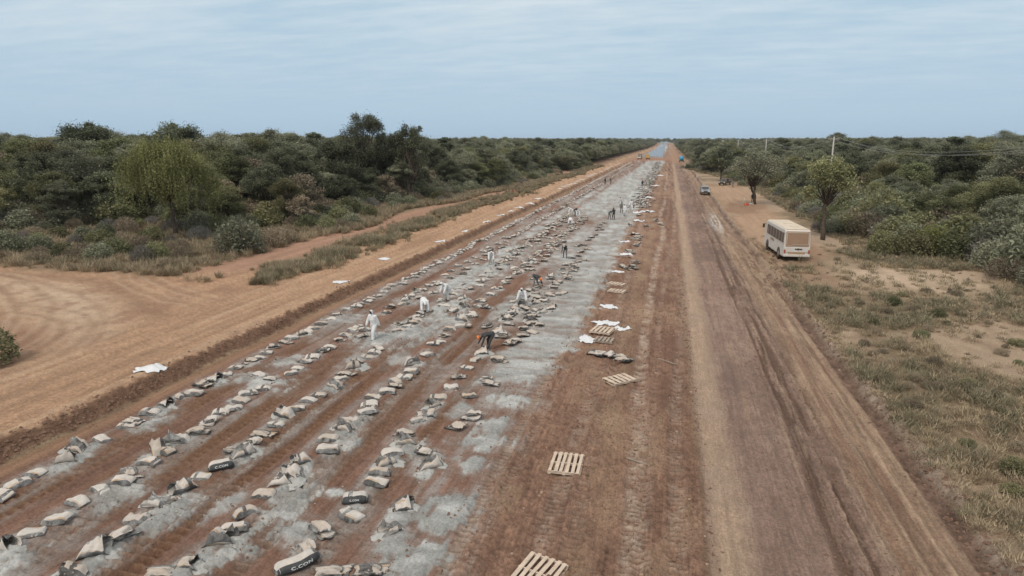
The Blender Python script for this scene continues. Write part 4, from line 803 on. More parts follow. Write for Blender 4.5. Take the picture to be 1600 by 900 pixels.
grass_field('green_strip_grass', gc, 'green grass strip between the tan road and the dirt lane', M_GRASS_GREEN, .55, .7); grass_field('dry_lane_grass', gd, 'dry tan grass along the lane and the edge of the wood', M_GRASS, .60, .6)

# ------------------------------------------------------------------ people
M_SUIT = simple('white_coverall', (0.80, 0.80, 0.80), 0.8, 0.2, 0.08, 5.0, 0.22, (0.45, 0.44, 0.41)); M_SUITDUST = simple('dusty_coverall', (0.66, 0.66, 0.64), 0.9, 0.1, 0.15, 4.0, 0.5, (0.38, 0.375, 0.35))
M_BLACKCLO = simple('dark_clothes', (0.030, 0.032, 0.036), 0.9, 0.15, 0.3, 5.0, 0.12, (0.3, 0.28, 0.26)); M_GREYTR = simple('dusty_trousers', (0.09, 0.085, 0.08), 0.9, 0.1, 0.3, 5.0, 0.5, (0.33, 0.32, 0.30))
M_MASK = simple('dark_mask', (0.02, 0.02, 0.022), 0.7, 0.3, 0.2, 8.0); M_SKIN = simple('skin', (0.26, 0.15, 0.10), 0.6, 0.3, 0.1, 8.0); M_HAIR = simple('hair', (0.015, 0.012, 0.01), 0.7, 0.3, 0.2, 9.0)
M_ORANGE = simple('orange_helmet', (0.92, 0.22, 0.02), 0.4, 0.5, 0.1, 6.0, 0.12, (0.45, 0.40, 0.35)); M_HELMW = simple('pale_helmet', (0.55, 0.52, 0.48), 0.5, 0.4, 0.1, 6.0, 0.3); M_REDC = simple('red_jacket', (0.55, 0.07, 0.04), 0.85, 0.2, 0.2, 5.0, 0.08)
M_GLOVE = simple('work_gloves', (0.30, 0.28, 0.25), 0.9, 0.1, 0.2, 8.0); M_BOOT = simple('boots', (0.035, 0.03, 0.027), 0.8, 0.2, 0.3, 6.0, 0.3)
def V3(*a): return np.array(a, float)
def ik(a, b, l1, l2, pole):
    d = b - a; L = np.linalg.norm(d); L2 = min(L, (l1 + l2) * .999); u = d / (L + 1e-9); b = a + u * L2
    k = (l1 * l1 - l2 * l2 + L2 * L2) / (2 * L2); hgt = math.sqrt(max(0, l1 * l1 - k * k)); p = pole - (pole @ u) * u; p /= np.linalg.norm(p) + 1e-9
    return a + u * k + p * hgt, b
def loft(pts, A, B):
    pts = np.array(pts); n = 14; tg = np.gradient(pts, axis=0); tg /= np.linalg.norm(tg, axis=1)[:, None]; X = V3(1, 0, 0); nrm = np.cross(tg, X); nrm /= np.linalg.norm(nrm, axis=1)[:, None]; th = np.linspace(0, 6.2832, n, endpoint=False)
    rings = pts[:, None] + np.cos(th)[None, :, None] * X * np.array(A)[:, None, None] + np.sin(th)[None, :, None] * nrm[:, None] * np.array(B)[:, None, None]
    k = len(pts); V = np.concatenate([rings.reshape(-1, 3), pts[:1], pts[-1:]]); i = np.arange(k - 1)[:, None] * n; j = np.arange(n)[None, :]; j2 = (j + 1) % n; Q = np.stack([i + j, i + j2, i + n + j2, i + n + j], -1).reshape(-1, 4); jj = np.arange(n)
    return V, np.concatenate([Q[:, [0, 1, 2]], Q[:, [0, 2, 3]], np.stack([(jj + 1) % n, jj, np.full(n, k * n)], -1), np.stack([(k - 1) * n + jj, (k - 1) * n + (jj + 1) % n, np.full(n, k * n + 1)], -1)])
def ball(c, r3, R=None):
    bm = bmesh.new(); bmesh.ops.create_icosphere(bm, subdivisions=3, radius=1.0); V = np.array([v.co[:] for v in bm.verts]) * r3; T = np.array([[v.index for v in f.verts] for f in bm.faces]); bm.free()
    if R is not None: V = V @ R.T
    return V + c, T
POSES = {   # pelvis y, z, lean deg, head pitch (deg below horizontal), feet (dx, dy) x2, hands (x, y, z) x2
 'stand': dict(p=(0, .93), lean=4, head=12, feet=((-.12, .02), (.12, -.02)), hands=((-.29, .05, .78), (.29, .05, .78))),
 'walk':  dict(p=(0, .91), lean=8, head=18, feet=((-.11, .27), (.11, -.26)), hands=((-.30, -.12, .80), (.30, .26, .86))),
 'carry': dict(p=(0, .90), lean=16, head=25, feet=((-.15, .12), (.15, -.10)), hands=((-.20, .42, .80), (.20, .42, .80))),
 'stoop': dict(p=(-.14, .86), lean=52, head=60, feet=((-.17, .08), (.17, -.06)), hands=((-.20, .52, .48), (.22, .48, .52))),
 'bend':  dict(p=(-.26, .86), lean=92, head=105, feet=((-.20, .06), (.20, -.10)), hands=((-.22, .44, .18), (.22, .50, .22))),
 'wide':  dict(p=(-.14, .66), lean=38, head=35, feet=((-.42, .10), (.42, .10)), hands=((-.34, .36, .42), (.34, .36, .40))),
 'sit':   dict(p=(0, .14), lean=14, head=15, feet=((-.16, .62), (.16, .55)), hands=((-.26, .36, .36), (.26, .36, .36))),
}
def person(label, x, y, face, pose, top, legs, head, hat=None, scale=1.0, group=None, gloves=None):
    P_ = POSES[pose]; py, pz = P_['p']; ln = math.radians(P_['lean']); pel = V3(0, py, pz); ax = V3(0, math.sin(ln), math.cos(ln)); ax2 = V3(0, math.sin(ln * 1.12), math.cos(ln * 1.12))
    che = pel + ax * .30; sho = che + ax2 * .20; nb = sho + ax2 * .07; hp = math.radians(P_['head']); fwd = V3(0, math.cos(hp), -math.sin(hp)); upv = V3(0, math.sin(hp), math.cos(hp)); hc = nb + ax2 * .06 + upv * .10 + fwd * .03
    loose = .034 if top in (M_SUIT, M_SUITDUST) else .006
    A = Acc(); A.add(*loft([pel - ax * .10, pel - ax * .02, pel + ax * .12, che, sho - ax2 * .04, nb], [.12, .17 + loose, .155 + loose, .185 + loose, .18 + loose, .07], [.10, .125 + loose, .11 + loose, .125 + loose, .10, .06]))
    A.add(*tube_np([nb - ax2 * .05, hc], [.062, .055], 10)); R = np.stack([V3(1, 0, 0), fwd, upv], 1); hr = V3(.079, .098, .118)
    hood = hat == 'hood'; A.add(*ball(hc - (fwd * .012 if hood else 0), hr * (1.16 if hood else 1.0), R)); A.add(*tube_np([hc + fwd * .09 + upv * .02, hc + fwd * .115 - upv * .025], [.012, .018], 8))
    segs = [('t', pel, sho, .16), ('h', hc - upv * .02, hc + upv * .02, .13)]; extra = Acc(); boots = []
    for sx, (hx, hy, hz), (fx, fy) in ((-1, P_['hands'][0], P_['feet'][0]), (1, P_['hands'][1], P_['feet'][1])):
        s0 = sho + V3(sx * .175, 0, 0) - ax2 * .035; el, wr = ik(s0, V3(hx, hy, hz), .30, .27, V3(sx * .9, -.6, -.25)); A.add(*tube_np([s0, (s0 + el) / 2, el], [.066 + loose, .056 + loose, .048 + loose], 10)); A.add(*tube_np([el, (el + wr) / 2, wr], [.048 + loose, .044 + loose, .034 + loose * .6], 10)); A.add(*ball(s0, V3(.07, .07, .07) + loose)); A.add(*ball(el, V3(.048, .048, .048) + loose))
        if not hood and sx: A.add(*ball(hc + V3(sx * .08, 0, 0), V3(.012, .024, .034), R))
        h0 = pel + V3(sx * .092, 0, 0) - ax * .03; ft = V3(fx, fy, .085); kn, an = ik(h0, ft, .43, .43, V3(sx * (.35 if pose in ('wide', 'sit') else .05), 1, .35 if pose == 'sit' else 0)); A.add(*tube_np([h0, (h0 + kn) / 2, kn], [.092 + loose, .082 + loose, .062 + loose], 12)); A.add(*tube_np([kn, kn * .6 + an * .4, an], [.062 + loose, .060 + loose, .046 + loose], 12)); A.add(*ball(kn, V3(.063, .063, .063) + loose))
        segs += [('t', s0, el, .05), ('t', el, wr, .04), ('l', h0, kn, .08), ('l', kn, an, .05)]; boots.append((an, sx, pose))
        # hand: palm, four curled fingers, thumb from the side of the palm
        d = (wr - el); d /= np.linalg.norm(d); side = V3(1, 0, 0) - d * d[0]; side /= np.linalg.norm(side); pn = np.cross(side, d) * sx; extra.add(*ball(wr + d * .055, V3(.042, .018, .055), np.stack([side, pn, d], 1)))
        for q, (o, L) in enumerate(((-.030, .070), (-.010, .080), (.010, .075), (.030, .058))): b0 = wr + d * .10 + side * o; extra.add(*tube_np([b0 - d * .02, b0 + d * L * .45 + pn * .008, b0 + d * L * .8 + pn * .030, b0 + d * L * .8 + pn * .052], [.010, .0095, .009, .007], 6))
        t0 = wr + d * .035 - side * sx * .036; extra.add(*tube_np([t0, t0 + d * .03 - side * sx * .022, t0 + d * .058 - side * sx * .024 + pn * .012], [.012, .011, .008], 6))
    tmp = bpy.data.objects.new('tmp', A.mesh('tmp', top)); COL.objects.link(tmp); md = tmp.modifiers.new('r', 'REMESH'); md.mode = 'VOXEL'; md.voxel_size = .024; ms = tmp.modifiers.new('s', 'SMOOTH'); ms.iterations = 4; ms.factor = .5
    ev = tmp.evaluated_get(bpy.context.evaluated_depsgraph_get()); me0 = ev.to_mesh(); V = np.empty(len(me0.vertices) * 3, np.float32); me0.vertices.foreach_get('co', V); V = V.reshape(-1, 3); me0.calc_loop_triangles(); T = np.empty(len(me0.loop_triangles) * 3, np.int32); me0.loop_triangles.foreach_get('vertices', T); T = T.reshape(-1, 3); ev.to_mesh_clear(); om = tmp.data; bpy.data.objects.remove(tmp); bpy.data.meshes.remove(om)
    ctr = V[T].mean(1); best = np.full(len(ctr), 9.0); kind = np.zeros(len(ctr), int)
    for kd, a, b, rr in segs:
        ab = b - a; t = np.clip(((ctr - a) @ ab) / (ab @ ab), 0, 1); dd = np.linalg.norm(ctr - a - t[:, None] * ab, axis=1) - rr; u = dd < best; best[u] = dd[u]; kind[u] = {'t': 0, 'l': 1, 'h': 2}[kd]
    fm = (kind == 2) & (((ctr - hc) @ fwd) > (.055 if hood else -.9)); kind = np.where((kind == 2) & ~fm, 0, kind)
    E_ = np.concatenate(extra.V); ET = np.concatenate(extra.T); V2 = np.concatenate([V, E_]); T2 = np.concatenate([T, ET + len(V)]); mi = np.concatenate([kind, np.full(len(ET), 3)])
    me = np_mesh('person', V2, T2, [top, legs, head, gloves or M_SKIN], True, None, mi)
    o = mobj('person', me, None, (x, y, gz(x, y) + (0 if pose != 'sit' else .02)), face); o.scale = (scale * 1.04,) * 3; tag(o, label, 'person', group)
    for an, sx, ps in boots:
        tp = V3(0, 1, 0); bm = bmesh.new(); box_bm(bm, Vector((an[0], an[1] + .055, .045)), (.095, .27, .085), .035); mobj('boot', bm_mesh('boot', bm, M_BOOT, True), o)
    if hat in ('orange', 'pale'):
        n = 12; bm = bmesh.new(); bmesh.ops.create_uvsphere(bm, u_segments=16, v_segments=10, radius=1.0); bmesh.ops.delete(bm, geom=[v for v in bm.verts if v.co.z < -.05], context='VERTS')
        Mx = Matrix(np.block([[np.stack([V3(1, 0, 0) * .105, fwd * .125, upv * .105], 1), (hc + upv * .03)[:, None]], [np.zeros((1, 3)), np.ones((1, 1))]]).tolist()); bmesh.ops.transform(bm, matrix=Mx, verts=bm.verts)
        hm = mobj('hard_hat', bm_mesh('hard_hat', bm, M_ORANGE if hat == 'orange' else M_HELMW, True), o)
        bm = bmesh.new(); bmesh.ops.create_circle(bm, cap_ends=True, segments=16, radius=1.0); Mx2 = Matrix(np.block([[np.stack([V3(1, 0, 0) * .115, fwd * .155, upv * .1], 1), (hc + upv * .028 + fwd * .02)[:, None]], [np.zeros((1, 3)), np.ones((1, 1))]]).tolist()); bmesh.ops.transform(bm, matrix=Mx2, verts=bm.verts)
        r_ = bmesh.ops.extrude_face_region(bm, geom=bm.faces[:]); bmesh.ops.translate(bm, vec=Vector(upv * .012), verts=[v for v in r_['geom'] if isinstance(v, bmesh.types.BMVert)]); mobj('brim', bm_mesh('brim', bm, M_ORANGE if hat == 'orange' else M_HELMW), hm)
    elif hat == 'hair':
        A = Acc(); Vv, Tt = ball(hc - fwd * .018 + upv * .02, hr * 1.06, R); mobj('hair', np_mesh('hair', Vv, Tt, M_HAIR, True), o)
    ey = Acc()
    for sx in (-1, 1): ey.add(*ball(hc + fwd * .086 + V3(sx * .032, 0, 0) + upv * .012, V3(.012, .012, .008)))
    if not hood: mobj('eyes', ey.mesh('eyes', M_HAIR), o)
    return o
D = math.radians
def pp(label, u, v, face, *a, **k): x, y = G(u, v); return person(label, x, y, D(face), *a, **k)
W, WD, BK, GT = M_SUIT, M_SUITDUST, M_BLACKCLO, M_GREYTR
pp('person in clean white hooded coverall and dark mask walking beside stacked bags', 585, 531, 168, 'walk', W, W, M_MASK, 'hood', gloves=M_GLOVE)
pp('person in white coverall bent double over a bag, grey dusty front', 663, 489, -150, 'bend', W, WD, M_MASK, 'hood', gloves=M_GLOVE)
pp('person in dust-greyed white coverall stooping upright in a cement cloud', 699, 470, 150, 'stoop', W, WD, M_MASK, 'hood', gloves=M_GLOVE)
pp('person in white coverall with grey dusty legs stooping at the second bag row', 767, 415, -160, 'stoop', W, WD, M_MASK, 'hood', gloves=M_GLOVE)
pp('person in dark clothes and orange hard hat bending over torn bags by fifth row', 762, 546, 122, 'bend', BK, BK, M_SKIN, 'orange')
pp('person in white coverall and dark mask, legs wide apart behind a cement pile', 817, 479, 178, 'wide', W, WD, M_MASK, 'hood', gloves=M_GLOVE)
pp('person in dark jacket and orange hard hat bending beside crumpled grey bags', 838, 449, -125, 'bend', BK, GT, M_SKIN, 'orange')
pp('person in dark jacket and pale cap stooping alone between bag rows', 883, 403, 175, 'stoop', BK, GT, M_SKIN, 'pale')
pp('person in white coverall bent forward, back of the white group', 893, 338, 110, 'stoop', W, WD, M_MASK, 'hood', gloves=M_GLOVE)
pp('person in white coverall bending lowest in the white group', 891, 352, -170, 'bend', W, WD, M_MASK, 'hood', gloves=M_GLOVE)
pp('person in white coverall with dark face leaning over, right of the orange hat', 904, 343, 170, 'stoop', W, W, M_MASK, 'hood', gloves=M_GLOVE)
pp('person in dark clothes and orange hat among the white-suited group', 898, 338, -90, 'stoop', BK, GT, M_SKIN, 'orange')
pp('person in black carrying something, arms forward, on the cement strip', 959, 343, 170, 'carry', BK, BK, M_MASK, 'hood')
pp('person in grey dusty clothes bending beside the person in black', 952, 343, -150, 'stoop', GT, GT, M_MASK, 'hood')
pp('person in dark top with grey bundle next to white-suited workers', 971, 333, 180, 'carry', GT, GT, M_SKIN, 'hair')
pp('person in white coverall standing just right of the grey bundle', 976, 338, 150, 'stand', W, WD, M_MASK, 'hood')
pp('person in dusty white coverall walking on spread grey cement', 969, 324, 170, 'walk', WD, WD, M_MASK, 'hood')
pp('person in white coverall and dark cap striding beside plastic sheets', 986, 329, -160, 'walk', W, W, M_SKIN, 'hair')
pp('person in black standing straight on far grey cement, arms at sides', 945.5, 288.5, 180, 'stand', BK, BK, M_SKIN, 'hair')
pp('person in black top and grey trousers facing the other on far cement', 954.5, 288.5, 140, 'carry', BK, GT, M_SKIN, 'hair')
pp('lone person in black standing near the bag heap on far cement', 1003.5, 292.5, 180, 'stand', BK, BK, M_SKIN, 'hair')
pp('person in dark clothes standing beside the dark pickup', 1145, 293, 160, 'stand', GT, GT, M_SKIN, 'hair')
pp('person in dark clothes leaning at the trunk of the forked tree', 1175.5, 317, 170, 'stand', BK, BK, M_SKIN, 'hair')
pp('person in red jacket sitting on the grassy strip by white sheet, left of pair', 799, 305, -110, 'sit', M_REDC, BK, M_SKIN, 'hair')
pp('person in red jacket sitting with dark hat beside the white sheet', 805.5, 306, -130, 'sit', M_REDC, M_REDC, M_SKIN, 'hair')

# ------------------------------------------------------------------ vehicles
M_WHITEP = simple('dusty_white_paint', (0.66, 0.63, 0.58), 0.5, 0.4, 0.06, 1.5, 0.16, (0.44, 0.31, 0.22)); M_ROOFD = simple('dusty_cream_roof', (0.66, 0.56, 0.44), 0.6, 0.3, 0.06, 1.2, 0.2, (0.5, 0.37, 0.25)); M_DUSTP = simple('dust_caked_panel', (0.40, 0.265, 0.175), 0.9, 0.1, 0.08, 2.0)
M_DUSTGL = simple('dust_caked_glass', (0.335, 0.215, 0.140), 0.7, 0.3, 0.06, 2.0); M_GLASS = simple('dark_glass', (0.035, 0.04, 0.045), 0.15, 0.6, 0.2, 2.0, 0.10); M_RUB = simple('tyre_rubber', (0.03, 0.028, 0.026), 0.9, 0.1, 0.2, 6.0, 0.35); M_RIM = simple('wheel_rim', (0.35, 0.32, 0.30), 0.5, 0.4, 0.1, 5.0, 0.3)
M_BLK = simple('black_plastic', (0.02, 0.02, 0.02), 0.6, 0.3, 0.2, 6.0, 0.12); M_RLAMP = simple('red_lamp', (0.35, 0.03, 0.02), 0.3, 0.5, 0.1, 9.0, 0.3); M_LAMP = simple('headlamp', (0.7, 0.7, 0.7), 0.2, 0.6, 0.05, 9.0)
M_SILVER = simple('silver_blue_paint', (0.27, 0.31, 0.36), 0.35, 0.5, 0.08, 2.0, 0.14); M_DKPAINT = simple('dark_grey_paint', (0.06, 0.063, 0.066), 0.4, 0.5, 0.15, 2.0, 0.2); M_BLUEP = simple('bright_blue_paint', (0.06, 0.40, 0.68), 0.45, 0.4, 0.1, 1.5, 0.05); M_YEL = simple('dusty_yellow_paint', (0.60, 0.42, 0.12), 0.6, 0.3, 0.1, 2.0, 0.2)
def wheel(root, x, y, r, w):
    t = mobj('wheel', cyl_me('wheel', (x - w / 2, y, r), (x + w / 2, y, r), r, r, M_RUB, 22), root); s = 1 if x > 0 else -1; mobj('rim', cyl_me('rim', (x + s * (w / 2 - .01), y, r), (x + s * (w / 2 + .015), y, r), r * .58, r * .52, M_RIM, 16), t)
def prof_me(name, pts, x0, x1, mat, bev=.05, taper=0.0, zt=1.0):
    """side profile (y, z) extruded across; the sides lean in above zt"""
    bm = bmesh.new(); a = [bm.verts.new((x0, p[0], p[1])) for p in pts]; b = [bm.verts.new((x1, p[0], p[1])) for p in pts]; n = len(pts)
    bm.faces.new(a); bm.faces.new(b[::-1])
    for i in range(n): bm.faces.new((a[(i + 1) % n], a[i], b[i], b[(i + 1) % n]))
    for v in bm.verts:
        if v.co.z > zt: v.co.x *= 1 - taper * (v.co.z - zt)
    bmesh.ops.recalc_face_normals(bm, faces=bm.faces)
    if bev: bmesh.ops.bevel(bm, geom=bm.edges[:], offset=bev, segments=2, affect='EDGES', profile=.6)
    return bm_mesh(name, bm, mat)
bus = empty('bus', (11.75, 67.95, gz(11.75, 67.95) - .03), D(4)); tag(bus, 'dusty white bus with dirt-caked rear window parked on the lay-by', 'bus')
hl = 4.2
mobj('body', prof_me('body', [(-hl, .55), (-hl - .03, 1.3), (-hl + .10, 2.80), (-hl + .35, 2.97), (hl - .5, 2.97), (hl - .12, 2.75), (hl, 1.4), (hl, .5), (hl - .3, .40), (-hl + .3, .42)], -1.18, 1.18, M_WHITEP, .09, .035, 1.2), bus)
part('roof', (0, -.05, 2.985), (2.0, 7.7, .07), M_ROOFD, bus, .03); part('roof_hatch', (.15, .6, 3.045), (.7, .7, .06), M_ROOFD, bus, .02); part('roof_hatch', (.15, -2.0, 3.045), (.6, .6, .05), M_ROOFD, bus, .02)
part('dust_panel', (0, -hl - .005, 2.14), (2.06, .06, 1.40), M_DUSTP, bus, .02, Euler((-.055, 0, 0)))
rw = part('rear_window', (0, -hl - .022, 2.16), (1.84, .07, 1.05), M_DUSTGL, bus, .03, Euler((-.055, 0, 0)))
for c, s in (((0, -hl - .005, 2.705), (1.96, .085, .035)), ((.25, -hl - .062, 1.615), (1.35, .085, .03)), ((-.955, -hl - .03, 2.16), (.03, .085, 1.06)), ((.955, -hl - .03, 2.16), (.03, .085, 1.06))): part('window_trim', c, s, M_WHITEP, rw, 0, Euler((-.055, 0, 0)))
part('engine_panel', (0, -hl - .035, 1.12), (2.2, .06, .46), M_WHITEP, bus, .03); part('lower_dust', (0, -hl - .045, .80), (1.5, .05, .24), M_DUSTP, bus, .02)
for i_, (x_, w_) in enumerate(((-.10, .16), (.10, .2), (.34, .26))): part('rear_emblem', (x_, -hl - .073, 1.17), (w_, .02, .13 + .05 * (i_ % 2)), M_BLK, bus, .01)
part('rear_bumper', (0, -hl - .07, .58), (2.34, .18, .22), M_WHITEP, bus, .05)
for s in (-1, 1):
    part('tail_lamp', (s * 1.07, -hl - .055, .95), (.16, .06, .34), M_RLAMP, bus, .02); wheel(bus, s * 1.03, -2.35, .46, .30); wheel(bus, s * 1.03, 2.55, .46, .28)
    mobj('wheel_arch', cyl_me('wheel_arch', (s * 1.10, -2.35, .50), (s * 1.187, -2.35, .50), .60, .60, M_BLK, 20), bus); mobj('wheel_arch', cyl_me('wheel_arch', (s * 1.10, 2.55, .50), (s * 1.187, 2.55, .50), .60, .60, M_BLK, 20), bus)
    ys = np.linspace(-hl + .35, hl - 1.0, 7)
    for k in range(6):
        p = part('side_window', (s * 1.155, (ys[k] + ys[k + 1]) / 2, 2.17), (.045, ys[k + 1] - ys[k] - .10, .92), M_GLASS, bus, .015, Euler((0, s * -.032, 0))); part('sash', (s * 1.172, (ys[k] + ys[k + 1]) / 2, 2.17), (.04, .03, .90), M_RIM, p, 0, Euler((0, s * -.032, 0)))
    part('wing_mirror', (s * 1.36, hl - .15, 2.35), (.22, .10, .42), M_BLK, bus, .03); mobj('mirror_arm', cyl_me('mirror_arm', (s * 1.1, hl - .2, 2.6), (s * 1.34, hl - .15, 2.5), .02, .02, M_BLK, 8), bus)
    part('luggage_door', (s * 1.185, -.4, .82), (.02, 1.1, .5), M_WHITEP, bus, .01); part('side_stripe', (s * 1.186, .6, 1.42), (.015, 1.5, .22), M_DUSTP, bus, .005)
part('windscreen', (0, hl - .03, 2.0), (2.05, .08, 1.15), M_GLASS, bus, .03, Euler((.16, 0, 0)))
for s in (-1, 1): part('headlamp', (s * .85, hl + .01, .85), (.35, .05, .2), M_LAMP, bus, .02)
def car(name, label, x, y, rz, paint, pickup):
    r = empty(name, (x, y, gz(x, y) - .02), rz); tag(r, label, 'car' if not pickup else 'pickup')
    body = [(-2.3, .45), (-2.32, 1.02), (2.05, 1.08), (2.28, .92), (2.32, .45)] if pickup else [(-2.15, .42), (-2.18, 1.05), (.95, 1.10), (2.0, 1.0), (2.15, .8), (2.15, .42)]
    cab = [(-.55, 1.0), (-.45, 1.74), (.75, 1.76), (1.35, 1.06)] if pickup else [(-2.1, 1.02), (-1.95, 1.72), (.45, 1.76), (1.1, 1.08)]
    mobj('body', prof_me('body', body, -.9, .9, paint, .07), r); c = mobj('cabin', prof_me('cabin', cab, -.82, .82, paint, .05, .16, 1.1), r)
    y1 = (.75 + 1.35) / 2 if pickup else .78; part('windscreen', (0, y1 + .045, 1.42), (1.34, .05, .64), M_GLASS, c, .02, Euler((.72, 0, 0)))
    for s in (-1, 1):
        for (ya, yb) in (((-.40, .18), (.25, .85)) if pickup else ((-1.8, -1.05), (-.98, -.28), (-.2, .5))): part('side_window', (s * .775, (ya + yb) / 2, 1.42), (.06, yb - ya, .42), M_GLASS, c, .01, Euler((0, s * -.16, 0)))
        wheel(r, s * .82, -1.35, .37, .24); wheel(r, s * .82, 1.42, .37, .24); part('headlamp', (s * .66, 2.14 if not pickup else 2.27, .80), (.36, .06, .17), M_LAMP, r, .02); part('wing_mirror', (s * 1.02, .75, 1.18), (.2, .1, .15), M_BLK, r, .02); part('tail_lamp', (s * .78, -2.2 if not pickup else -2.33, .85), (.16, .05, .25), M_RLAMP, r, .02)
    part('front_bumper', (0, 2.2 if not pickup else 2.34, .52), (1.78, .14, .24), M_BLK, r, .04); part('grille', (0, 2.15 if not pickup else 2.30, .78), (.8, .05, .18), M_BLK, r, .01); part('rear_window', (0, -2.07 if not pickup else -.53, 1.42), (1.3, .05, .44), M_GLASS, c, .02, Euler((.0, 0, 0)))
    if pickup: part('load_bed', (0, -1.45, 1.07), (1.5, 1.55, .06), M_BLK, r, .01); part('roll_bar', (0, -.75, 1.45), (1.5, .08, .08), M_BLK, r, .02)
    else: part('bonnet_scoop', (.1, 1.5, 1.07), (.6, .55, .06), M_BLK, r, .03)
    return r
x, y = G(1101, 303); car('offroad_car', 'pale blue-grey off-road car driving on the muddy road edge', x, y, D(182), M_SILVER, False)
x, y = G(1132.5, 289.5); car('pickup_truck', 'dark pickup with pale roof parked in the lay-by under a tree', x, y, D(155), M_DKPAINT, True)
def truck(label, x, y, rz, cabm, boxm, tank=False, h=3.2):
    r = empty('truck', (x, y, gz(x, y) - .03), rz); tag(r, label, 'truck'); mobj('cab', prof_me('cab', [(1.6, .7), (1.6, 2.7), (1.8, 2.85), (3.3, 2.8), (3.55, 1.7), (3.6, .6)], -1.2, 1.2, cabm, .08), r); part('windscreen', (0, 3.46, 2.2), (2.0, .08, .85), M_GLASS, r, .03, Euler((.22, 0, 0)))
    for s in (-1, 1): part('side_window', (s * 1.2, 2.6, 2.2), (.04, .9, .6), M_GLASS, r, .02); part('headlamp', (s * .9, 3.6, 1.0), (.3, .06, .2), M_LAMP, r, .02); wheel(r, s * 1.05, 2.5, .5, .32); wheel(r, s * 1.02, -1.6, .5, .5); wheel(r, s * 1.02, -2.75, .5, .5); part('wing_mirror', (s * 1.4, 3.1, 2.2), (.2, .1, .5), M_BLK, r, .02)
    part('chassis', (0, 0, .8), (.9, 7.0, .25), M_BLK, r, .03); part('front_bumper', (0, 3.62, .65), (2.4, .2, .3), M_BLK, r, .05); part('rear_bumper', (0, -3.55, .62), (2.2, .12, .18), M_BLK, r, .03)
    if tank: t = mobj('tank', cyl_me('tank', (0, -3.4, 1.95), (0, 1.3, 1.95), 1.15, 1.15, boxm, 24), r); mobj('tank_dome', cyl_me('tank_dome', (0, -1, 3.05), (0, -1, 3.3), .35, .3, boxm, 14), t)
    else:
        b = empty('load_body', (0, 0, 0)); b.parent = r; part('side_board', (-1.18, -1.05, 1.0 + (h - 1.0) / 2), (.08, 4.8, h - 1.0), boxm, b, .02); part('side_board', (1.18, -1.05, 1.0 + (h - 1.0) / 2), (.08, 4.8, h - 1.0), boxm, b, .02); part('tailgate', (0, -3.42, 1.0 + (h - 1.1) / 2), (2.28, .08, h - 1.1), boxm, b, .02); part('headboard', (0, 1.3, 1.0 + (h - .9) / 2), (2.28, .08, h - .9), boxm, b, .02); part('bed_floor', (0, -1.05, 1.02), (2.26, 4.7, .08), boxm, b, .01)
        for s in (-1, 1): part('tail_lamp', (s * .95, -3.5, .85), (.22, .05, .14), M_RLAMP, r, .01)
    return r
x, y = G(1064.5, 252.5); truck('bright blue water truck driving on the far haul road', x, y, D(0), M_BLUEP, M_BLUEP, True)
x, y = G(999.3, 248.7); truck('dark dump truck with pale bumper waiting at the far road end', x, y, D(178), M_WHITEP, M_DKPAINT, False, 3.4)
x, y = G(1012, 248.9); truck('dusty yellow dump truck beside the dark one at the far road end', x, y, D(3), M_YEL, M_YEL, False, 3.2)

# ------------------------------------------------------------------ white plastic sheets, pallets, scrap, poles
def sheet(label, u, v, w, d, seed, rz=0.0, group='white plastic sheets along the berm', mat=None, hgt=.10):
    x, y = G(u, v); n = 19; g = np.linspace(-1, 1, n); S, T_ = np.meshgrid(g, g, indexing='ij'); ang = np.arctan2(T_, S); rim = np.maximum(np.abs(S), np.abs(T_)); cr = np.hypot(S, T_) + 1e-6
    out = .82 + .5 * (vn(np.cos(ang) * 1.8 + seed, np.sin(ang) * 1.8 + seed, seed) - .5) + .25 * (vn(np.cos(ang) * 5 + seed, np.sin(ang) * 5, seed + 1) - .5)
    X_ = S / cr * rim * out * w / 2; Y_ = T_ / cr * rim * out * d / 2; nz = 1 - 2 * np.abs(vn(S * 2.6 + seed, T_ * 2.6, seed) - .5); nz2 = 1 - 2 * np.abs(vn(S * 6 + seed, T_ * 5, seed + 4) - .5)
    Z_ = .012 + hgt * (nz ** 2 * .8 + .35 * nz2) * np.clip(1.15 - rim, 0, 1); V = np.stack([X_, Y_, Z_], -1).reshape(-1, 3)
    c, s = math.cos(rz), math.sin(rz); gx = x + V[:, 0] * c - V[:, 1] * s; gy = y + V[:, 0] * s + V[:, 1] * c; z0 = gz(x, y); V[:, 2] += np.clip(ground(gx, gy, True)[0] - z0, -.25, .25); n_ = n * n
    lo = V.copy(); lo[:, 2] -= .012
    o = mobj('plastic_sheet', np_mesh('plastic_sheet', np.concatenate([V, lo]), np.concatenate([grid_tris(n, n), grid_tris(n, n, n_, True)]), mat or M_PLASTIC, True), None, (x, y, z0 + .015), rz); return tag(o, label, 'sheet', group)
sheet('large crumpled white plastic sheet draped on the berm by the junction', 235, 588, 1.9, 1.2, 3, .2, None, None, .22)
LS = [(534, 447, 1.6), (600, 410, 1.5), (689, 382, 1.5), (726, 366, 1.1), (760, 351, 1.5), (782, 340, 1.6), (798, 334, 1.2), (812, 328, 2.0), (826, 321, 2.0), (840, 313, 2.0), (876, 297, 1.8), (881, 293, 2.2), (889, 291, 1.8), (896, 289, 2.0), (903, 285, 1.8), (909, 282, 2.0), (920, 277, 2.4), (925, 275, 2.2), (930, 272.5, 2.4), (939, 269, 2.2), (947, 265.5, 2.6), (951, 263, 2.4), (956, 261, 2.6), (962, 258.5, 2.6), (967, 256.3, 2.6)]
for i_, (u, v, w) in enumerate(LS): sheet('flat white plastic sheet lying along the edge of the berm', u, v, w, w * .9, 10 + i_, rnd.uniform(-.4, .4))
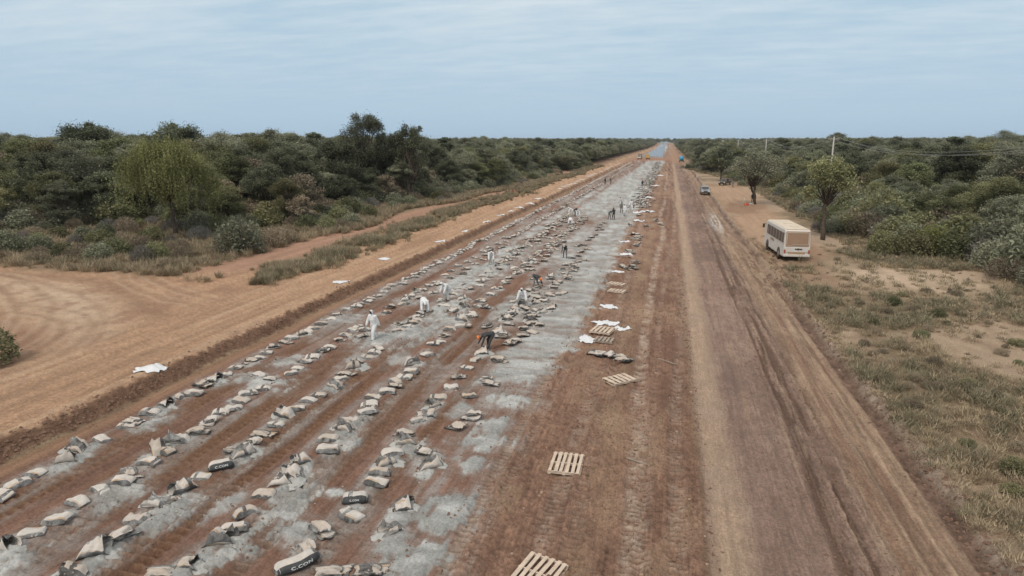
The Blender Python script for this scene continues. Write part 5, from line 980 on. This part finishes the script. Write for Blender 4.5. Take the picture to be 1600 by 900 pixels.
for i_, (lab, u, v, w, d, h_) in enumerate([('smooth oval white sheet on red earth, nothing beside it', 952, 479, 1.55, 1.25, .05), ('white sheet with a torn grey tail above a pallet', 946, 506, 1.9, 1.3, .12), ('tail end of white sheet stretching past the pallet', 972, 515, 1.4, .6, .10),
    ('bulky crumpled white sheet next to a grey pallet', 919, 532, 1.6, 1.2, .25), ('white sheet behind two small pallets', 963, 425, 1.4, 1.1, .06), ('white sheet lying beside brown boards', 978, 398, 1.6, 1.3, .12), ('square white sheet next to a heap of boards', 975.5, 377.5, 1.5, 1.3, .06),
    ('white sheet near a dark strip of scrap', 997, 345.5, 2.0, 1.7, .08), ('small white sheet beside the walking coverall worker', 996, 332.5, 1.8, 1.6, .1), ('long greyish plastic sheet over scrap by the bag heap', 1012, 331, 3.2, 2.0, .3), ('white sheet on top of the bag heap', 1012, 309, 2.6, 2.0, .3),
    ('white sheet half over the far bag heap', 1025, 290.5, 2.4, 2.2, .3), ('farthest white sheet on the bag heap', 1032, 274.5, 2.6, 2.6, .35)]): sheet(lab, u, v, w, d, 60 + i_, rnd.uniform(-.3, .3), None, None, h_)
x, y = G(1183, 317); sheet('small white cloth on the ground under the forked tree', 1173, 319, 1.1, .8, 91, 0, None, None, .2)
sheet('white patch of cloth beneath the two seated people', 805, 308, 1.5, .8, 92, -.3, None, None, .05); sheet('flat pale board-like scrap lying in the lay-by', 1149, 337, 1.4, .6, 93, -.2, None, M_WOODGREY, .12)
def pallet(label, u, v, rz, mat, nt=6, L=1.2, Wd=1.05, tilt=0.0):
    x, y = G(u, v); r = empty('pallet', (x, y, gz(x, y) + .015), rz); r.rotation_euler[1] = tilt; tag(r, label, 'pallet')
    for k in range(3): part('stringer', (0, -L / 2 + .05 + k * (L / 2 - .05), .062), (Wd - .01, .05, .085), mat, r, .004)
    for k in range(3): part('bottom_plank', (-Wd / 2 + .06 + k * (Wd / 2 - .06), 0, .010), (.1, L - .02, .018), mat, r, .003)
    gap = Wd / nt
    for k in range(nt): part('plank', (-Wd / 2 + gap * (k + .5) + rnd.gauss(0, .006), rnd.gauss(0, .006), .117 + .002 * (k % 2)), (gap * rnd.uniform(.55, .72), L * rnd.uniform(.96, 1.01), .02), mat, r, .003, Euler((0, 0, rnd.gauss(0, .02))))
    return r
pallet('pale wooden pallet with lengthwise planks on the tread-marked red earth', 885, 729, D(1), M_WOOD, 6, 1.42, 1.12); pallet('wooden pallet with broken deck at the edge of the tread marks', 840, 898, D(-17), M_WOOD, 6, 1.4, 1.15)
pallet('tan wooden pallet with wide gaps near crumpled sacks', 968, 596, D(44), M_WOOD, 5, .95, 1.4); pallet('pallet with wide-spaced planks in front of the torn white sheet', 941, 520, D(-12), M_WOOD, 5, 1.3, 1.25); pallet('grey pallet beside the bulky crumpled white sheet', 944, 534, D(-8), M_WOODGREY, 5, .9, 1.1)
pallet('small pallet lying just behind the oval white sheet', 964, 456, D(-14), M_WOOD, 5, .9, 1.3); pallet('upper of two small pallets, behind another pallet', 963, 445, D(-20), M_WOOD, 5, .9, 1.4); pallet('weathered pallet among boards beside a square white sheet', 991, 375, D(30), M_WOODGREY, 5); pallet('weathered pallet lying by the dark scrap strip', 984, 395, D(10), M_WOODGREY, 5)
for lab, u, v in [('crumpled empty sack with pale end beside the tan pallet', 925, 552), ('twisted dark sack in the sack pile by the tan pallet', 940, 556), ('crumpled empty sack in the middle of the pile by the tan pallet', 952, 558), ('rumpled brown sack in the pile by the tan pallet', 963, 560), ('narrow twisted sack with white tip by the tan pallet', 974, 567),
                  ('crumpled sack beside brown boards', 990, 420), ('crumpled sack near the square white sheet', 985, 353), ('flattened sack near the plastic sheets', 995, 384)]:
    x, y = G(u, v); o = mobj('empty_bag', rnd.choice(CRUMP), None, (x, y, gz(x, y)), rnd.uniform(0, 6)); o.scale = (1.15, 1.15, 1.25); tag(o, lab, 'bag')
for lab, u, v, L, rz, w in [('thin stick lying across the pale tread track', 996, 722, .95, -.42, .05), ('long brown board beside white sheet', 966, 401, 2.4, .0, .16), ('brown board lying by the square sheet', 986, 371, 2.0, -.3, .2), ('dark strip of scrap wood near plastic sheet', 1004, 346, 2.6, -.5, .2), ('thin lath lying on the red earth between tracks', 1042, 566, 1.1, -.7, .05)]:
    x, y = G(u, v); o = mobj('wooden_board', box_me('wooden_board', (0, 0, .03), (L, w, .04), M_WOODGREY, .008), None, (x, y, gz(x, y) + .005), rz); tag(o, lab, 'board')
for k_ in range(16):
    y = 55 + 62 * rnd.random(); x = -2.9 + rnd.gauss(0, .9); o = mobj('empty_bag', rnd.choice(CRUMP), None, (x, y, gz(x, y)), rnd.uniform(0, 6)); o.scale = (1.2, 1.2, 1.3); tag(o, 'crumpled empty bag lying loose between the white sheets and pallets', 'bag', 'loose empty bags among sheets and pallets')
# stones and clods thrown up beside the tread tracks
def stone_me(seed):
    bm = bmesh.new(); bmesh.ops.create_icosphere(bm, subdivisions=2, radius=1.0); r = random.Random(seed); k = [r.uniform(.6, 1.1) for _ in range(3)]
    for v in bm.verts: v.co = Vector((v.co.x * k[0], v.co.y * k[1], v.co.z * k[2] * .7)) * (.8 + .4 * float(vn(np.array([v.co.x * 1.7 + seed]), np.array([v.co.y * 1.7 + v.co.z]), seed)[0]))
    return bm_mesh('stone', bm, M_STONE if seed % 2 else M_CLOD)
M_STONE = simple('pale_stone', (0.36, 0.26, 0.19), 0.95, 0.1, 0.2, 6.0); M_CLOD = simple('earth_clod', (0.20, 0.125, 0.090), 0.95, 0.05, 0.25, 6.0); ST = [stone_me(k) for k in range(6)]
for i_ in range(110):
    if i_ < 70: x = rnd.choice((.75, 1.45, -.1, -1.0, -3.6, 1.35)) + rnd.gauss(0, .16); y = 15 + 26 * rnd.random() ** 1.3
    else: x = -23.3 + rnd.gauss(0, .25) if rnd.random() < .5 else 9.1 + rnd.gauss(0, .25); y = 16 + 34 * rnd.random()
    k = i_ % 6; o = mobj('stone' if k % 2 else 'earth_clod', ST[k], None, (x, y, gz(x, y)), rnd.uniform(0, 6)); s = rnd.uniform(.03, .085); o.scale = (s, s, s); tag(o, 'small pale stone lying loose beside a tread track' if k % 2 else 'small dark clod of earth lying beside a tread track', 'stone' if k % 2 else 'clod', 'loose pale stones' if k % 2 else 'loose earth clods')
# power line
M_POLE = simple('concrete_pole', (0.47, 0.45, 0.42), 0.85, 0.2, 0.1, 3.0); M_WIRE = simple('wire', (0.34, 0.34, 0.33), 0.6, 0.3, 0.05, 3.0); M_INS = simple('insulator', (0.25, 0.22, 0.2), 0.4, 0.4, 0.1, 5.0)
PY = [40, 118, 196, 274, 352, 430]; PXp = [26.3] * 6; HP = 11.7; tops = []
PLAB = ['pole outside', 'concrete power pole rising behind the lone tree by the bus', 'second concrete power pole along the line from the bus', 'third power pole along the line, half hidden by trees', 'fourth power pole far along the line', 'farthest power pole near the blue truck']
for i_, (px_, py_) in enumerate(zip(PXp, PY)):
    b = gz(px_, py_); r = empty('power_pole', (px_, py_, b)); tag(r, PLAB[i_] if i_ else 'concrete power pole carrying the three wires over the verge', 'pole'); mobj('post', cyl_me('post', (0, 0, -.3), (0, 0, HP), .16, .10, M_POLE, 12), r); part('crossarm', (0, 0, HP - .35), (1.7, .09, .11), M_POLE, r, .01); q = []
    for k, (ox, oz) in enumerate(((-.75, -.10), (0, .2), (.75, -.10))): mobj('insulator', cyl_me('insulator', (ox, 0, HP + oz - .2), (ox, 0, HP + oz), .05, .035, M_INS, 8), r); q.append((px_ + ox, py_, b + HP + oz))
    tops.append(q)
for i_ in range(5):
    for k in range(3):
        a, b = np.array(tops[i_][k]), np.array(tops[i_ + 1][k]); t = np.linspace(0, 1, 17)[:, None]; P_ = a + (b - a) * t; P_[:, 2] -= 2.1 * (4 * t * (1 - t))[:, 0]
        V, T = tube_np(P_, np.full(17, .014 + .003 * i_), 5); tag(mobj('power_wire', np_mesh('power_wire', V, T, M_WIRE, True)), 'thin sagging power wire strung between concrete poles above the trees', 'wire', 'wires of the power line')
# leaning marker laths by the forked tree and the orange scrap
for i_, (u, v, dx) in enumerate([(1158, 325, .9), (1166, 324, -.9)]):
    x, y = G(u, v); m_ = cyl_me('lath', (0, 0, 0), (dx * .5, 0, 1.6), .035, .03, M_HELMW, 8); tag(mobj('marker_lath', m_, None, (x, y, gz(x, y) - .02)), ['pale lath leaning right near the forked tree', 'pale lath leaning left near the forked tree'][i_], 'lath')
x, y = G(1166, 321.5); o = mobj('red_bag', full_bag_me(201, M_REDC, 9, 7), None, (x, y, gz(x, y)), .5); o.scale = (1, 1, 2.2); tag(o, 'small red bag on the ground beside white cloth under the tree', 'bag')

# crumbs of earth too many to count: on the berm, the red strip, the haul road's edges and over the spilled cement
def crumbs(name, pts, label, mat):
    r = np.random.default_rng(9); P_ = np.array(pts); z = ground(P_[:, 0], P_[:, 1])[0]; B = np.array([[1, 0, 0], [0, 1, 0], [-1, 0, 0], [0, -1, 0], [0, 0, .8], [0, 0, -.6]], float); T0 = np.array([[0, 1, 4], [1, 2, 4], [2, 3, 4], [3, 0, 4], [1, 0, 5], [2, 1, 5], [3, 2, 5], [0, 3, 5]]); n = len(P_)
    V = B[None] * (1 + .35 * r.normal(size=(n, 6, 3))) * P_[:, 2][:, None, None] + np.stack([P_[:, 0], P_[:, 1], z], -1)[:, None]
    return tag(mobj(name, np_mesh(name, V.reshape(-1, 3), (T0[None] + 6 * np.arange(n)[:, None, None]).reshape(-1, 3), mat, False)), label, kind='stuff')
ca, cb = [], []
for _ in range(24000):
    q = rnd.random(); y = 13 + 45 * rnd.random() ** 1.6
    x = -22.7 + rnd.gauss(0, .35) if q < .22 else rnd.uniform(-5, 1.6) if q < .55 else 1.45 + rnd.gauss(0, .18) if q < .64 else 9.1 + rnd.gauss(0, .3) if q < .76 else rnd.uniform(-21, -5) if q < .9 else 5.8 + rnd.gauss(0, .8)
    ca.append((x, y, .012 + (.085 if q > .64 and q < .76 or q < .22 else .05) * rnd.random() ** 3))
for sx, sy, rx, ry, a, h in SPILL:
    for _ in range(14): cb.append((sx + rnd.gauss(0, .45) * rx, sy + rnd.gauss(0, .45) * ry, .010 + .035 * rnd.random() ** 3))
for _ in range(1500): y = 26 + 45 * rnd.random(); cb.append((rnd.uniform(-8, -5), y, .015 + .04 * rnd.random() ** 3))
crumbs('loose_earth', ca, 'loose crumbs of red-brown earth along berm and tread tracks', M_CLOD); crumbs('cement_lumps', cb, 'small grey lumps in the spilled cement', M_POWDER)

# ------------------------------------------------------------------ thin haze over the flat country
hz = MT('haze_air'); hz.t.nodes.clear(); ho = hz.n('ShaderNodeOutputMaterial'); hv = hz.n('ShaderNodeVolumePrincipled'); hv.inputs['Color'].default_value = (0.80, 0.86, 0.93, 1); hv.inputs['Density'].default_value = 0.00008; hv.inputs['Anisotropy'].default_value = 0.2
hz.l(hv.outputs[0], ho.inputs['Volume'])
tag(mobj('haze', box_me('haze', (0, 0, 17.5), (26000, 26000, 45), hz.m)), 'thin pale haze over the plain', kind='stuff')
